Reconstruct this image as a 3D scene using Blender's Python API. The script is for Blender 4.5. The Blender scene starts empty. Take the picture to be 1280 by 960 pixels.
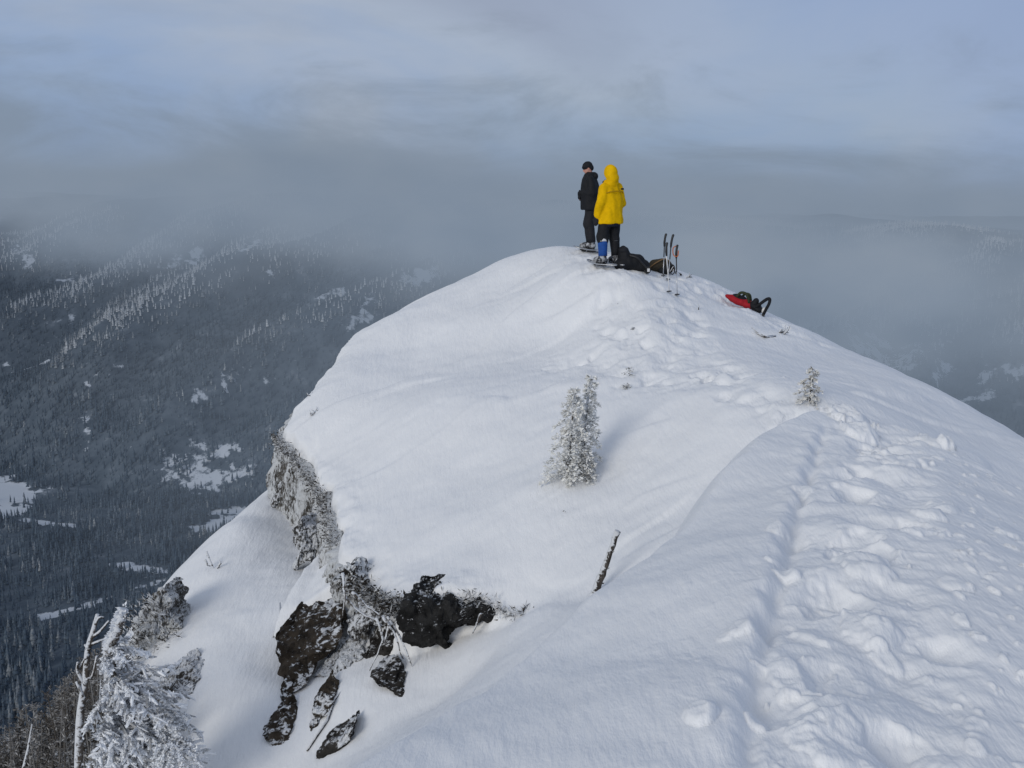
import bpy, bmesh, math, random
import numpy as np
from mathutils import Vector, Matrix, noise as mnoise
R = math.radians
random.seed(7)
rng = np.random.default_rng(11)
scene = bpy.context.scene
col = scene.collection

# ------------------------------------------------------------------ camera
FPX = 1256.0                      # focal length in pixels of a 1280 px wide frame
PITCH = R(10.4)
EYE = np.array([0.0, 0.0, 0.0])
cp, sp = math.cos(PITCH), math.sin(PITCH)
cam = bpy.data.cameras.new('camera')
cam.sensor_width = 36.0
cam.lens = 36.0 * FPX / 1280.0
cam.clip_start = 0.05
cam.clip_end = 40000.0
camo = bpy.data.objects.new('camera', cam)
camo.location = EYE
camo.rotation_euler = (R(90) - PITCH, 0, 0)
col.objects.link(camo)
scene.camera = camo

def at(px, py, Y):
    """the point of the place seen at a pixel of the photograph, at a forward distance of Y metres"""
    cx, cy = (px - 640) / FPX, (480 - py) / FPX
    y = cp + cy * sp
    z = -sp + cy * cp
    return np.array([cx / y * Y, Y, z / y * Y])

def pix(p):
    y, z = p[1], p[2]
    f = y * cp - z * sp
    u = y * sp + z * cp
    return 640 + FPX * p[0] / f, 480 - FPX * u / f

# ------------------------------------------------------------------ helpers
def link(name, me, m=None, parent=None):
    o = bpy.data.objects.new(name, me)
    col.objects.link(o)
    if m is not None:
        me.materials.append(m)
    if parent is not None:
        o.parent = parent
    return o

def tag(o, label=None, cat=None, group=None, kind=None):
    if label: o['label'] = label
    if cat: o['category'] = cat
    if group: o['group'] = group
    if kind: o['kind'] = kind
    return o

def empty(name, loc, label, cat, group=None, rz=0.0):
    o = bpy.data.objects.new(name, None)
    o.empty_display_size = 0.1
    col.objects.link(o)
    o.location = [float(v) for v in loc]
    o.rotation_euler = (0, 0, rz)
    return tag(o, label, cat, group)

def np_mesh(name, verts, faces, smooth=True):
    """verts (n,3); faces (m,k) with k = 3 or 4"""
    verts = np.asarray(verts, np.float32)
    faces = np.asarray(faces, np.int32)
    me = bpy.data.meshes.new(name)
    me.vertices.add(len(verts))
    me.vertices.foreach_set('co', verts.ravel())
    k = faces.shape[1]
    me.loops.add(faces.size)
    me.loops.foreach_set('vertex_index', faces.ravel())
    me.polygons.add(len(faces))
    me.polygons.foreach_set('loop_start', np.arange(0, faces.size, k, dtype=np.int32))
    me.polygons.foreach_set('loop_total', np.full(len(faces), k, np.int32))
    me.update(calc_edges=True)
    if smooth:
        me.polygons.foreach_set('use_smooth', np.ones(len(faces), bool))
    return me

def add_attr(me, name, vals):
    a = me.attributes.new(name, 'FLOAT', 'POINT')
    a.data.foreach_set('value', np.asarray(vals, np.float32))

# numpy noise -----------------------------------------------------------
def hash2(ix, iy, seed=0):
    ix = ix.astype(np.int64); iy = iy.astype(np.int64)
    h = (ix * 374761393 + iy * 668265263 + seed * 2147483647) & 0xFFFFFFFF
    h = ((h ^ (h >> 13)) * 1274126177) & 0xFFFFFFFF
    h = ((h ^ (h >> 16)) * 2246822519) & 0xFFFFFFFF
    h = h ^ (h >> 15)
    return (h & 0xFFFFFF) / float(0x1000000)

def gnoise(x, y, seed=0):
    """gradient noise, about -1..1"""
    ix = np.floor(x); iy = np.floor(y)
    fx = x - ix; fy = y - iy
    ux = fx ** 3 * (fx * (fx * 6 - 15) + 10); uy = fy ** 3 * (fy * (fy * 6 - 15) + 10)
    out = []
    for dx in (0, 1):
        for dy in (0, 1):
            a = hash2(ix + dx, iy + dy, seed) * 2 * np.pi
            out.append(np.cos(a) * (fx - dx) + np.sin(a) * (fy - dy))
    a = out[0] + (out[2] - out[0]) * ux
    b = out[1] + (out[3] - out[1]) * ux
    return (a + (b - a) * uy) * 1.5

def fbm(x, y, seed=0, octs=4, gain=0.5, lac=2.03):
    s = 0; a = 1.0
    for o in range(octs):
        s = s + a * gnoise(x, y, seed + o * 17)
        x = x * lac + 13.7; y = y * lac - 7.1
        a *= gain
    return s

def lumps(x, y, s, seed=0, dens=0.6, rmin=0.25, rmax=0.6, power=0.6):
    """broken chunks: domes of random size and stretch scattered in cells of size s; height 0..1 times the radius"""
    gx = x / s; gy = y / s
    ix = np.floor(gx); iy = np.floor(gy)
    best = np.zeros_like(x)
    for dx in (-1, 0, 1):
        for dy in (-1, 0, 1):
            cx = ix + dx; cy = iy + dy
            px = cx + hash2(cx, cy, seed + 1); py = cy + hash2(cx, cy, seed + 2)
            pres = hash2(cx, cy, seed + 3) < dens
            r = rmin + (rmax - rmin) * hash2(cx, cy, seed + 4) ** 2
            an = hash2(cx, cy, seed + 5) * np.pi
            st = 0.7 + 0.6 * hash2(cx, cy, seed + 6)
            ddx = gx - px; ddy = gy - py
            c, sn = np.cos(an), np.sin(an)
            u = (ddx * c + ddy * sn) * st; v = (-ddx * sn + ddy * c) / st
            # squarish blocks
            d = (np.abs(u / r) ** 2.6 + np.abs(v / r) ** 2.6)
            h = np.where(pres & (d < 1), np.clip(1 - d, 0, 1) ** power * r, 0)
            best = np.maximum(best, h * (0.5 + hash2(cx, cy, seed + 7)))
    return best

def sstep(a, b, x):
    t = np.clip((x - a) / (b - a), 0, 1)
    return t * t * (3 - 2 * t)

class TPS:
    def __init__(self, pts, smooth=1e-3):
        P = np.array(pts, float)
        self.c = P[:, :2]
        n = len(P)
        K = self.k(self.c, self.c) + np.eye(n) * smooth
        A = np.zeros((n + 3, n + 3))
        A[:n, :n] = K
        A[:n, n] = 1; A[:n, n + 1:] = self.c
        A[n, :n] = 1; A[n + 1:, :n] = self.c.T
        b = np.zeros(n + 3); b[:n] = P[:, 2]
        self.w = np.linalg.solve(A, b)
    @staticmethod
    def k(a, b):
        d2 = ((a[:, None, :] - b[None, :, :]) ** 2).sum(-1) + 1e-12
        return 0.5 * d2 * np.log(d2)
    def __call__(self, x, y):
        sh = x.shape
        p = np.stack([x.ravel(), y.ravel()], 1)
        out = np.empty(len(p))
        n = len(self.c)
        for i in range(0, len(p), 60000):
            q = p[i:i + 60000]
            out[i:i + 60000] = self.k(q, self.c) @ self.w[:n] + self.w[n] + q @ self.w[n + 1:]
        return out.reshape(sh)

def seg_dist(x, y, line):
    """distance to a polyline, signed: positive on its left; and the parameter along it in metres"""
    best = np.full(x.shape, 1e9); sgn = np.zeros(x.shape); par = np.zeros(x.shape)
    acc = 0.0
    for (ax, ay), (bx, by) in zip(line[:-1], line[1:]):
        ex, ey = bx - ax, by - ay
        L = math.hypot(ex, ey)
        t = np.clip(((x - ax) * ex + (y - ay) * ey) / (L * L), 0, 1)
        dx = x - (ax + t * ex); dy = y - (ay + t * ey)
        d = np.hypot(dx, dy)
        s = ex * (y - ay) - ey * (x - ax)
        m = d < best
        best = np.where(m, d, best); sgn = np.where(m, np.sign(s), sgn); par = np.where(m, acc + t * L, par)
        acc += L
    return best, sgn, par

def smooth_line(pts, n=6):
    """Catmull-Rom through the points"""
    P = np.array(pts, float)
    P = np.vstack([2 * P[0] - P[1], P, 2 * P[-1] - P[-2]])
    out = []
    for i in range(1, len(P) - 2):
        for k in range(n):
            t = k / n
            a, b, c, d = P[i - 1], P[i], P[i + 1], P[i + 2]
            out.append(0.5 * (2 * b + (c - a) * t + (2 * a - 5 * b + 4 * c - d) * t * t + (3 * b - a - 3 * c + d) * t ** 3))
    out.append(P[-2])
    return np.array(out)

# ------------------------------------------------------------------ node helpers
class NT:
    def __init__(self, tree):
        self.t = tree; self.n = tree.nodes; self.l = tree.links
    def new(self, kind, **kw):
        n = self.n.new(kind)
        for k, v in kw.items(): setattr(n, k, v)
        return n
    def put(self, sock, v):
        if hasattr(v, 'bl_idname') or isinstance(v, bpy.types.NodeSocket): self.l.new(v, sock)
        else: sock.default_value = v
    def math(self, op, a, b=0.0, c=None, clamp=False):
        n = self.new('ShaderNodeMath', operation=op, use_clamp=clamp)
        self.put(n.inputs[0], a); self.put(n.inputs[1], b)
        if c is not None: self.put(n.inputs[2], c)
        return n.outputs[0]
    def noise(self, vec, scale, detail=4.0, rough=0.5, dist=0.0):
        n = self.new('ShaderNodeTexNoise')
        if vec is not None: self.l.new(vec, n.inputs['Vector'])
        n.inputs['Scale'].default_value = scale; n.inputs['Detail'].default_value = detail
        n.inputs['Roughness'].default_value = rough; n.inputs['Distortion'].default_value = dist
        return n.outputs['Fac']
    def ramp(self, fac, stops, interp='LINEAR'):
        n = self.new('ShaderNodeValToRGB')
        cr = n.color_ramp; cr.interpolation = interp
        while len(cr.elements) < len(stops): cr.elements.new(0.5)
        for e, (p, c) in zip(cr.elements, stops):
            e.position = p; e.color = (c, c, c, 1) if isinstance(c, (int, float)) else (*c, 1)
        self.put(n.inputs['Fac'], fac)
        return n.outputs['Color']
    def mix(self, fac, a, b):
        n = self.new('ShaderNodeMix', data_type='RGBA')
        self.put(n.inputs[0], fac)
        for s, v in ((n.inputs[6], a), (n.inputs[7], b)):
            if isinstance(v, tuple): v = (*v[:3], 1)
            self.put(s, v)
        return n.outputs[2]
    def maprange(self, v, a, b, c=0.0, d=1.0, smooth=True):
        n = self.new('ShaderNodeMapRange', interpolation_type='SMOOTHSTEP' if smooth else 'LINEAR')
        for s, x in zip(n.inputs[:5], (v, a, b, c, d)): self.put(s, x)
        return n.outputs[0]
    def mapping(self, vec, scale=(1, 1, 1), rot=(0, 0, 0), loc=(0, 0, 0)):
        n = self.new('ShaderNodeMapping')
        self.l.new(vec, n.inputs['Vector'])
        n.inputs['Scale'].default_value = scale; n.inputs['Rotation'].default_value = rot; n.inputs['Location'].default_value = loc
        return n.outputs[0]

def material(name, rough=0.6, spec=0.3):
    m = bpy.data.materials.new(name); m.use_nodes = True
    t = NT(m.node_tree)
    b = m.node_tree.nodes['Principled BSDF']
    b.inputs['Roughness'].default_value = rough
    b.inputs['Specular IOR Level'].default_value = spec
    return m, t, b

def pos(t):
    return t.new('ShaderNodeNewGeometry').outputs['Position']
def objco(t):
    return t.new('ShaderNodeTexCoord').outputs['Object']

def bump(t, b, height, strength, dist):
    n = t.new('ShaderNodeBump')
    n.inputs['Strength'].default_value = strength; n.inputs['Distance'].default_value = dist
    t.put(n.inputs['Height'], height)
    t.l.new(n.outputs[0], b.inputs['Normal'])

def mottled(name, c1, c2, scale=8.0, rough=0.7, spec=0.2, bstr=0.3, bdist=0.01, lo=0.35, hi=0.65, detail=5):
    """two-colour noisy surface"""
    m, t, b = material(name, rough, spec)
    f = t.noise(objco(t), scale, detail, 0.6)
    t.l.new(t.ramp(f, [(lo, c1), (hi, c2)]), b.inputs['Base Color'])
    bump(t, b, t.noise(objco(t), scale * 4, 4, 0.6), bstr, bdist)
    return m
# ------------------------------------------------------------------ light and sky
SUN_EL, SUN_AZ = R(21), R(-146)        # azimuth measured from the view direction (+Y), clockwise; behind the left shoulder
sd = bpy.data.lights.new('sun', 'SUN'); sd.energy = 1.45; sd.angle = R(24); sd.color = (1.0, 0.94, 0.84)
so = bpy.data.objects.new('sun', sd); col.objects.link(so)
sdir = Vector((math.sin(SUN_AZ) * math.cos(SUN_EL), math.cos(SUN_AZ) * math.cos(SUN_EL), math.sin(SUN_EL)))
so.rotation_euler = sdir.to_track_quat('Z', 'Y').to_euler()
so.location = (-8, -8, 12)

world = bpy.data.worlds.new('World'); scene.world = world; world.use_nodes = True
w = NT(world.node_tree)
bg = world.node_tree.nodes['Background']
bg.inputs['Strength'].default_value = 0.1
sky = w.new('ShaderNodeTexSky', sky_type='NISHITA', sun_disc=False)
sky.sun_elevation = SUN_EL; sky.sun_rotation = SUN_AZ
sky.air_density = 1.0; sky.dust_density = 1.5; sky.ozone_density = 1.5
dirv = w.new('ShaderNodeTexCoord').outputs['Generated']
sx = w.new('ShaderNodeSeparateXYZ'); w.l.new(dirv, sx.inputs[0])
n1 = w.noise(w.mapping(dirv, scale=(1.5, 1.5, 3.6), rot=(0, R(-14), 0)), 1.25, 6, 0.5, 0.5)
n2 = w.noise(w.mapping(dirv, scale=(2.0, 2.0, 6.0), rot=(0, R(8), 0), loc=(7, 3, 1)), 2.1, 8, 0.6, 0.5)
n3 = w.noise(w.mapping(dirv, scale=(1.0, 1.0, 1.6), loc=(1.4, 6, 2)), 1.9, 4, 0.5)
# soft cloud sheet: lavender blue where thin, warm pale grey where thick, broken grey streaks low down
cloud = w.ramp(n1, [(0.30, (2.55, 3.6, 5.9)), (0.43, (3.15, 4.15, 6.0)), (0.56, (4.1, 4.75, 5.9)), (0.72, (3.5, 4.0, 5.1))])
dark = w.ramp(n2, [(0.46, 1.0), (0.72, 0.92)])
mul = w.new('ShaderNodeMix', data_type='RGBA', blend_type='MULTIPLY')
mul.inputs[0].default_value = 1.0
w.l.new(cloud, mul.inputs[6]); w.l.new(dark, mul.inputs[7])
nish = w.new('ShaderNodeMix', data_type='RGBA', blend_type='MULTIPLY'); nish.inputs[0].default_value = 1.0
w.l.new(sky.outputs[0], nish.inputs[6]); nish.inputs[7].default_value = (0.55, 0.65, 0.8, 1)
skc = w.mix(w.ramp(n3, [(0.35, 0.75), (0.6, 0.95)]), nish.outputs[2], mul.outputs[2])
# thinner, bluer cloud to the upper right
blu = w.maprange(w.math('ADD', w.math('MULTIPLY', sx.outputs[0], 0.8), w.math('ADD', sx.outputs[2], w.math('MULTIPLY', w.math('SUBTRACT', n3, 0.5), 0.5))), 0.12, 0.55, 0.0, 0.75)
skc = w.mix(blu, skc, (2.85, 3.85, 6.0))
# an overcast sky is brightest overhead
zen = w.math('ADD', 0.97, w.math('MULTIPLY', w.maprange(sx.outputs[2], 0.3, 0.9), 0.10))
# low bank of darker cloud along the horizon
low = w.math('ADD', sx.outputs[2], w.math('MULTIPLY', w.math('SUBTRACT', n2, 0.5), 0.42))
low = w.math('ADD', low, w.math('MULTIPLY', sx.outputs[0], 0.05))
skc = w.mix(w.maprange(low, -0.02, 0.13, 0.72, 0.0), skc, (2.05, 2.55, 3.2))
skc = w.mix(w.maprange(sx.outputs[2], 0.36, 0.75), skc, (3.55, 3.95, 4.75))
fin = w.new('ShaderNodeVectorMath', operation='SCALE')
w.l.new(skc, fin.inputs[0]); w.l.new(zen, fin.inputs['Scale'])
w.l.new(fin.outputs[0], bg.inputs['Color'])

scene.view_settings.view_transform = 'Standard'
scene.view_settings.look = 'None'
scene.view_settings.exposure = 0.0
scene.cycles.use_denoising = True
scene.cycles.max_bounces = 6
scene.cycles.volume_step_rate = 0.28
scene.cycles.volume_max_steps = 128
scene.cycles.use_adaptive_sampling = True

# ------------------------------------------------------------------ materials of the snow
def snow_material():
    m, t, b = material('wind packed snow', 0.62, 0.18)
    P = pos(t)
    # faint difference between packed and loose snow
    f = t.noise(P, 0.9, 4, 0.55)
    t.l.new(t.ramp(f, [(0.3, (0.765, 0.778, 0.798)), (0.7, (0.81, 0.822, 0.84))]), b.inputs['Base Color'])
    fine = t.noise(P, 38, 5, 0.62)
    streak = t.noise(t.mapping(P, scale=(16, 3.2, 10), rot=(0, 0, R(35))), 1.0, 5, 0.6)
    rip = t.noise(t.mapping(P, scale=(5, 1.6, 4), rot=(0, 0, R(-50)), loc=(3, 1, 0)), 1.0, 4, 0.5)
    grain = t.noise(P, 190, 2, 0.5)
    h = t.math('ADD', t.math('MULTIPLY', fine, 0.20), t.math('MULTIPLY', streak, 1.25))
    h = t.math('ADD', h, t.math('MULTIPLY', rip, 1.1))
    h = t.math('ADD', h, t.math('MULTIPLY', grain, 0.06))
    bump(t, b, h, 0.34, 0.045)
    return m
SNOW = snow_material()

# ------------------------------------------------------------------ the ridge: one sheet of snow
def Wp(L): return [at(*p) for p in L]
LIP_PX = [(432, 430, 19.3), (396, 482, 17.7), (368, 516, 16.8), (352, 545, 16), (380, 575, 15.2), (408, 612, 14), (420, 655, 12.7), (432, 705, 11.6), (468, 735, 10.8), (505, 752, 10.2), (545, 748, 10.0), (600, 748, 9.9), (655, 768, 9.55)]
lip3 = np.array(Wp(LIP_PX))
knob = Wp([(690, 309, 21.5), (640, 320, 21.8), (570, 352, 21.5), (490, 397, 20.5),
           (600, 600, 12.6), (550, 500, 15), (480, 600, 13.4), (520, 680, 11.4), (600, 690, 10.7), (600, 400, 18.5), (700, 420, 17.5), (470, 480, 16.6), (710, 605, 11.5), (500, 440, 18.2),
           (1012, 506, 11.5), (900, 490, 12.5), (850, 540, 12), (780, 600, 11.4), (700, 700, 10.2),
           (740, 440, 16), (850, 470, 13.8), (800, 400, 16.5), (880, 400, 17), (960, 440, 15.5), (640, 360, 19.8), (760, 334, 18.5),
           (735, 316, 20.6), (800, 338, 19.3), (840, 352, 18.8), (880, 352, 19.4), (905, 372, 19), (960, 394, 18.5), (1000, 410, 18),
           (1050, 437, 17.2), (1150, 479, 16), (1280, 540, 14.5), (1420, 615, 13), (1100, 490, 13.6), (1130, 545, 11.2), (1200, 540, 12.6), (1280, 600, 11.2)])
knob += [(0.9, 26, -3.6), (-3, 25.5, -5.2), (-5.5, 21, -7.0), (4, 26, -4.8), (9, 22, -5.6), (12, 15, -7.2), (-5, 18, -6.6), (-4.6, 19.6, -5.2), (14, 9, -8), (10, 10, -5.4), (0, 34, -10), (-9, 30, -14), (12, 32, -14), (20, 20, -15)]
bowl = Wp([(640, 790, 9.0), (600, 832, 9.0), (665, 765, 9.3), (560, 870, 8.9), (735, 746, 9.25), (790, 700, 9.6), (880, 630, 10.2)])
sub = [(0, 3, -4.6), (1.5, 5, -3.9), (2.5, 7, -3.3), (3.2, 9.3, -2.75), (6, 8, -3.9), (4, 4, -4.2), (0, -3, -4.6), (4.3, 9.0, -3.1), (1.8, 8.6, -3.25), (8, 4, -5.5), (8, -5, -6)]
fore = Wp([(1000, 955, 2.95), (1010, 800, 3.9), (1030, 700, 4.9), (1040, 620, 6.2), (1050, 562, 7.7), (1060, 519, 9.3),
           (448, 960, 3.3), (560, 888, 3.9), (690, 798, 4.8), (844, 672, 6.25), (950, 545, 8.2), (1000, 522, 9),
           (700, 905, 3.4), (850, 850, 3.6), (870, 708, 5.0), (760, 812, 4.35), (950, 642, 6.1), (1180, 554, 8.9), (1280, 618, 7.6), (1420, 700, 6.3), (1250, 800, 4.1), (1280, 955, 3.15), (1150, 700, 5.0)])
fore += [(0.8, 0, -1.7), (0, 0.5, -1.72), (-1.2, 0.5, -2.1), (0.3, -5, -1.7), (4, -3, -2.6), (3, 2, -2.05), (-2.0, -5, -2.3)]
RIM = smooth_line([(-2.2, -8), (-1.9, -2), (-1.3, 1.2)] + [tuple(at(*p)[:2]) for p in [(448, 964, 3.3), (560, 892, 3.88), (640, 834, 4.4), (690, 802, 4.75), (750, 758, 5.25), (844, 677, 6.2), (927, 583, 7.6), (952, 548, 8.2), (1000, 526, 9), (1060, 516, 9.45), (1130, 535, 9.2), (1180, 554, 8.9), (1280, 618, 7.6), (1420, 700, 6.3)]] + [(5.2, 3.5), (5.6, -2), (6, -8)], 4)
flank = [(-2.3, 3.9, -4.1), (-1.7, 5.3, -4.15), (-0.7, 7.2, -4.0), (0.2, 8.3, -3.8), (-3.5, 0, -4.5), (-3.2, -5, -4.3)]
lower = Wp([(336, 611, 16.3), (318, 632, 15.6), (350, 602, 16.9), (354, 620, 16.1), (361, 652, 15.3), (374, 692, 14.2), (386, 716, 13.2), (418, 738, 12.3), (434, 752, 11.7), (300, 656, 14.6), (212, 727, 13.8), (330, 725, 12.9), (300, 850, 10.4), (350, 900, 9.6), (250, 950, 9.3),
            (400, 958, 8.6), (480, 900, 8.9), (540, 850, 9.3), (500, 822, 10), (400, 822, 10.8), (440, 780, 10.9), (215, 800, 11.6), (590, 800, 9.6), (440, 850, 9.8), (322, 652, 18.4), (290, 680, 16.6), (380, 720, 20)])
lower += [(-5.6, 16, -7.0), (-4.9, 17.2, -6.6), (-7, 16.5, -8.4), (-7, 12, -8.6), (-5.5, 9, -7.6), (-5, 6, -7.9), (-6, 20, -8.5), (-4, 21, -8), (-3.4, 5.8, -6.0), (-9, 8, -12), (-9, 18, -12), (-4.5, 2, -7), (-8, -4, -12), (-6, 26, -11), (-3, 26, -10)]
S1 = TPS(knob + bowl + sub + flank + [tuple(p) for p in lip3], 2e-3)
S2 = TPS(bowl + sub + flank + lower + [tuple(at(655, 770, 9.55))], 2e-3)
S3 = TPS(fore, 3e-3)
lip_xy = [(-2.6, 40.0), (-2.9, 24.0)] + [tuple(p) for p in smooth_line(lip3[:, :2], 5)] + [(0.5, 9.0), (0.3, 7.5), (-0.8, 5.5), (-2.0, 2.0), (-3.0, -8.0)]
lip_poly = lip_xy + [(-3, -60), (90, -60), (90, 60), (-2.6, 60)]
rim_poly = [tuple(p) for p in RIM]

def inside(x, y, poly):
    r = np.zeros(x.shape, bool)
    for (ax, ay), (bx, by) in zip(poly, poly[1:] + poly[:1]):
        if ay == by: continue
        r ^= ((ay > y) != (by > y)) & (x < (bx - ax) * (y - ay) / (by - ay) + ax)
    return r

# tracks, as lines in plan
GROOVE = smooth_line([at(*p)[:2] for p in [(940, 975, 2.85), (944, 870, 3.4), (962, 770, 4.15), (985, 690, 5.0), (1000, 622, 6.15), (1018, 570, 7.4), (1034, 526, 8.9)]], 4)
CHURN = smooth_line([at(*p)[:2] for p in [(1060, 990, 2.8), (1060, 860, 3.5), (1075, 740, 4.5), (1085, 650, 5.7), (1090, 580, 7.2), (1085, 520, 9.2), (1010, 512, 10.8), (930, 488, 12.6), (860, 462, 14.2), (790, 436, 15.9)]], 4)
UPPER = smooth_line([at(*p)[:2] for p in [(900, 480, 13.2), (860, 440, 15.2), (845, 395, 17.0), (830, 362, 18.4), (770, 336, 18.6)]], 4)
UPPER2 = smooth_line([at(*p)[:2] for p in [(800, 440, 15.6), (775, 395, 16.8), (755, 355, 18.0), (740, 322, 20.0)]], 4)
BENCH = smooth_line([at(*p)[:2] for p in [(705, 440, 16.1), (760, 452, 15.2), (830, 468, 14.0), (900, 478, 13.3)]], 4)
PACKS = smooth_line([at(*p)[:2] for p in [(735, 318, 20.2), (800, 342, 19.0), (860, 352, 19.0), (900, 362, 19.2), (990, 412, 17.6)]], 4)

def up4(f, x, y, st=4):
    """evaluate f on every st-th row and column of a grid and fill in between with cubics"""
    nr, nc = x.shape
    def knots(n): return np.unique(np.append(np.arange(0, n, st), n - 1))
    kr, kc = knots(nr), knots(nc)
    def fill(v, k, n, c):                   # along axis 0, with the true (uneven) spacing c
        i = np.clip(np.searchsorted(k, np.arange(n), side='right') - 1, 0, len(k) - 2)
        ck = c[k]
        h = (ck[i + 1] - ck[i])[:, None]
        t = ((c - ck[i]) / (ck[i + 1] - ck[i]))[:, None]
        i0, i3 = np.maximum(i - 1, 0), np.minimum(i + 2, len(k) - 1)
        p1, p2 = v[i], v[i + 1]
        m1 = (p2 - v[i0]) / (ck[i + 1] - ck[i0])[:, None] * h
        m2 = (v[i3] - p1) / (ck[i3] - ck[i])[:, None] * h
        t2, t3 = t * t, t * t * t
        return p1 * (2 * t3 - 3 * t2 + 1) + m1 * (t3 - 2 * t2 + t) + p2 * (3 * t2 - 2 * t3) + m2 * (t3 - t2)
    cr = np.hypot(x[:, nc // 2], y[:, nc // 2]); ca_ = np.unwrap(np.arctan2(x[nr // 2], y[nr // 2]))
    outs = f(x[np.ix_(kr, kc)], y[np.ix_(kr, kc)])
    return [fill(fill(v, kr, nr, cr).T, kc, nc, ca_).T for v in outs]

def coarse(x, y):
    d = seg_dist(x, y, lip_xy)[0]; sg = np.where(inside(x, y, lip_poly), 1.0, -1.0)
    rd = seg_dist(x, y, rim_poly)[0] * np.where(inside(x, y, rim_poly), -1.0, 1.0)
    cd, cs, _ = seg_dist(x, y, CHURN)
    return (S1(x, y), S2(x, y), S3(x, y), rd, d * sg, cd, cs, seg_dist(x, y, UPPER)[0], seg_dist(x, y, UPPER2)[0],
            seg_dist(x, y, BENCH)[0], seg_dist(x, y, PACKS)[0], seg_dist(x, y, GROOVE)[0])

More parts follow.
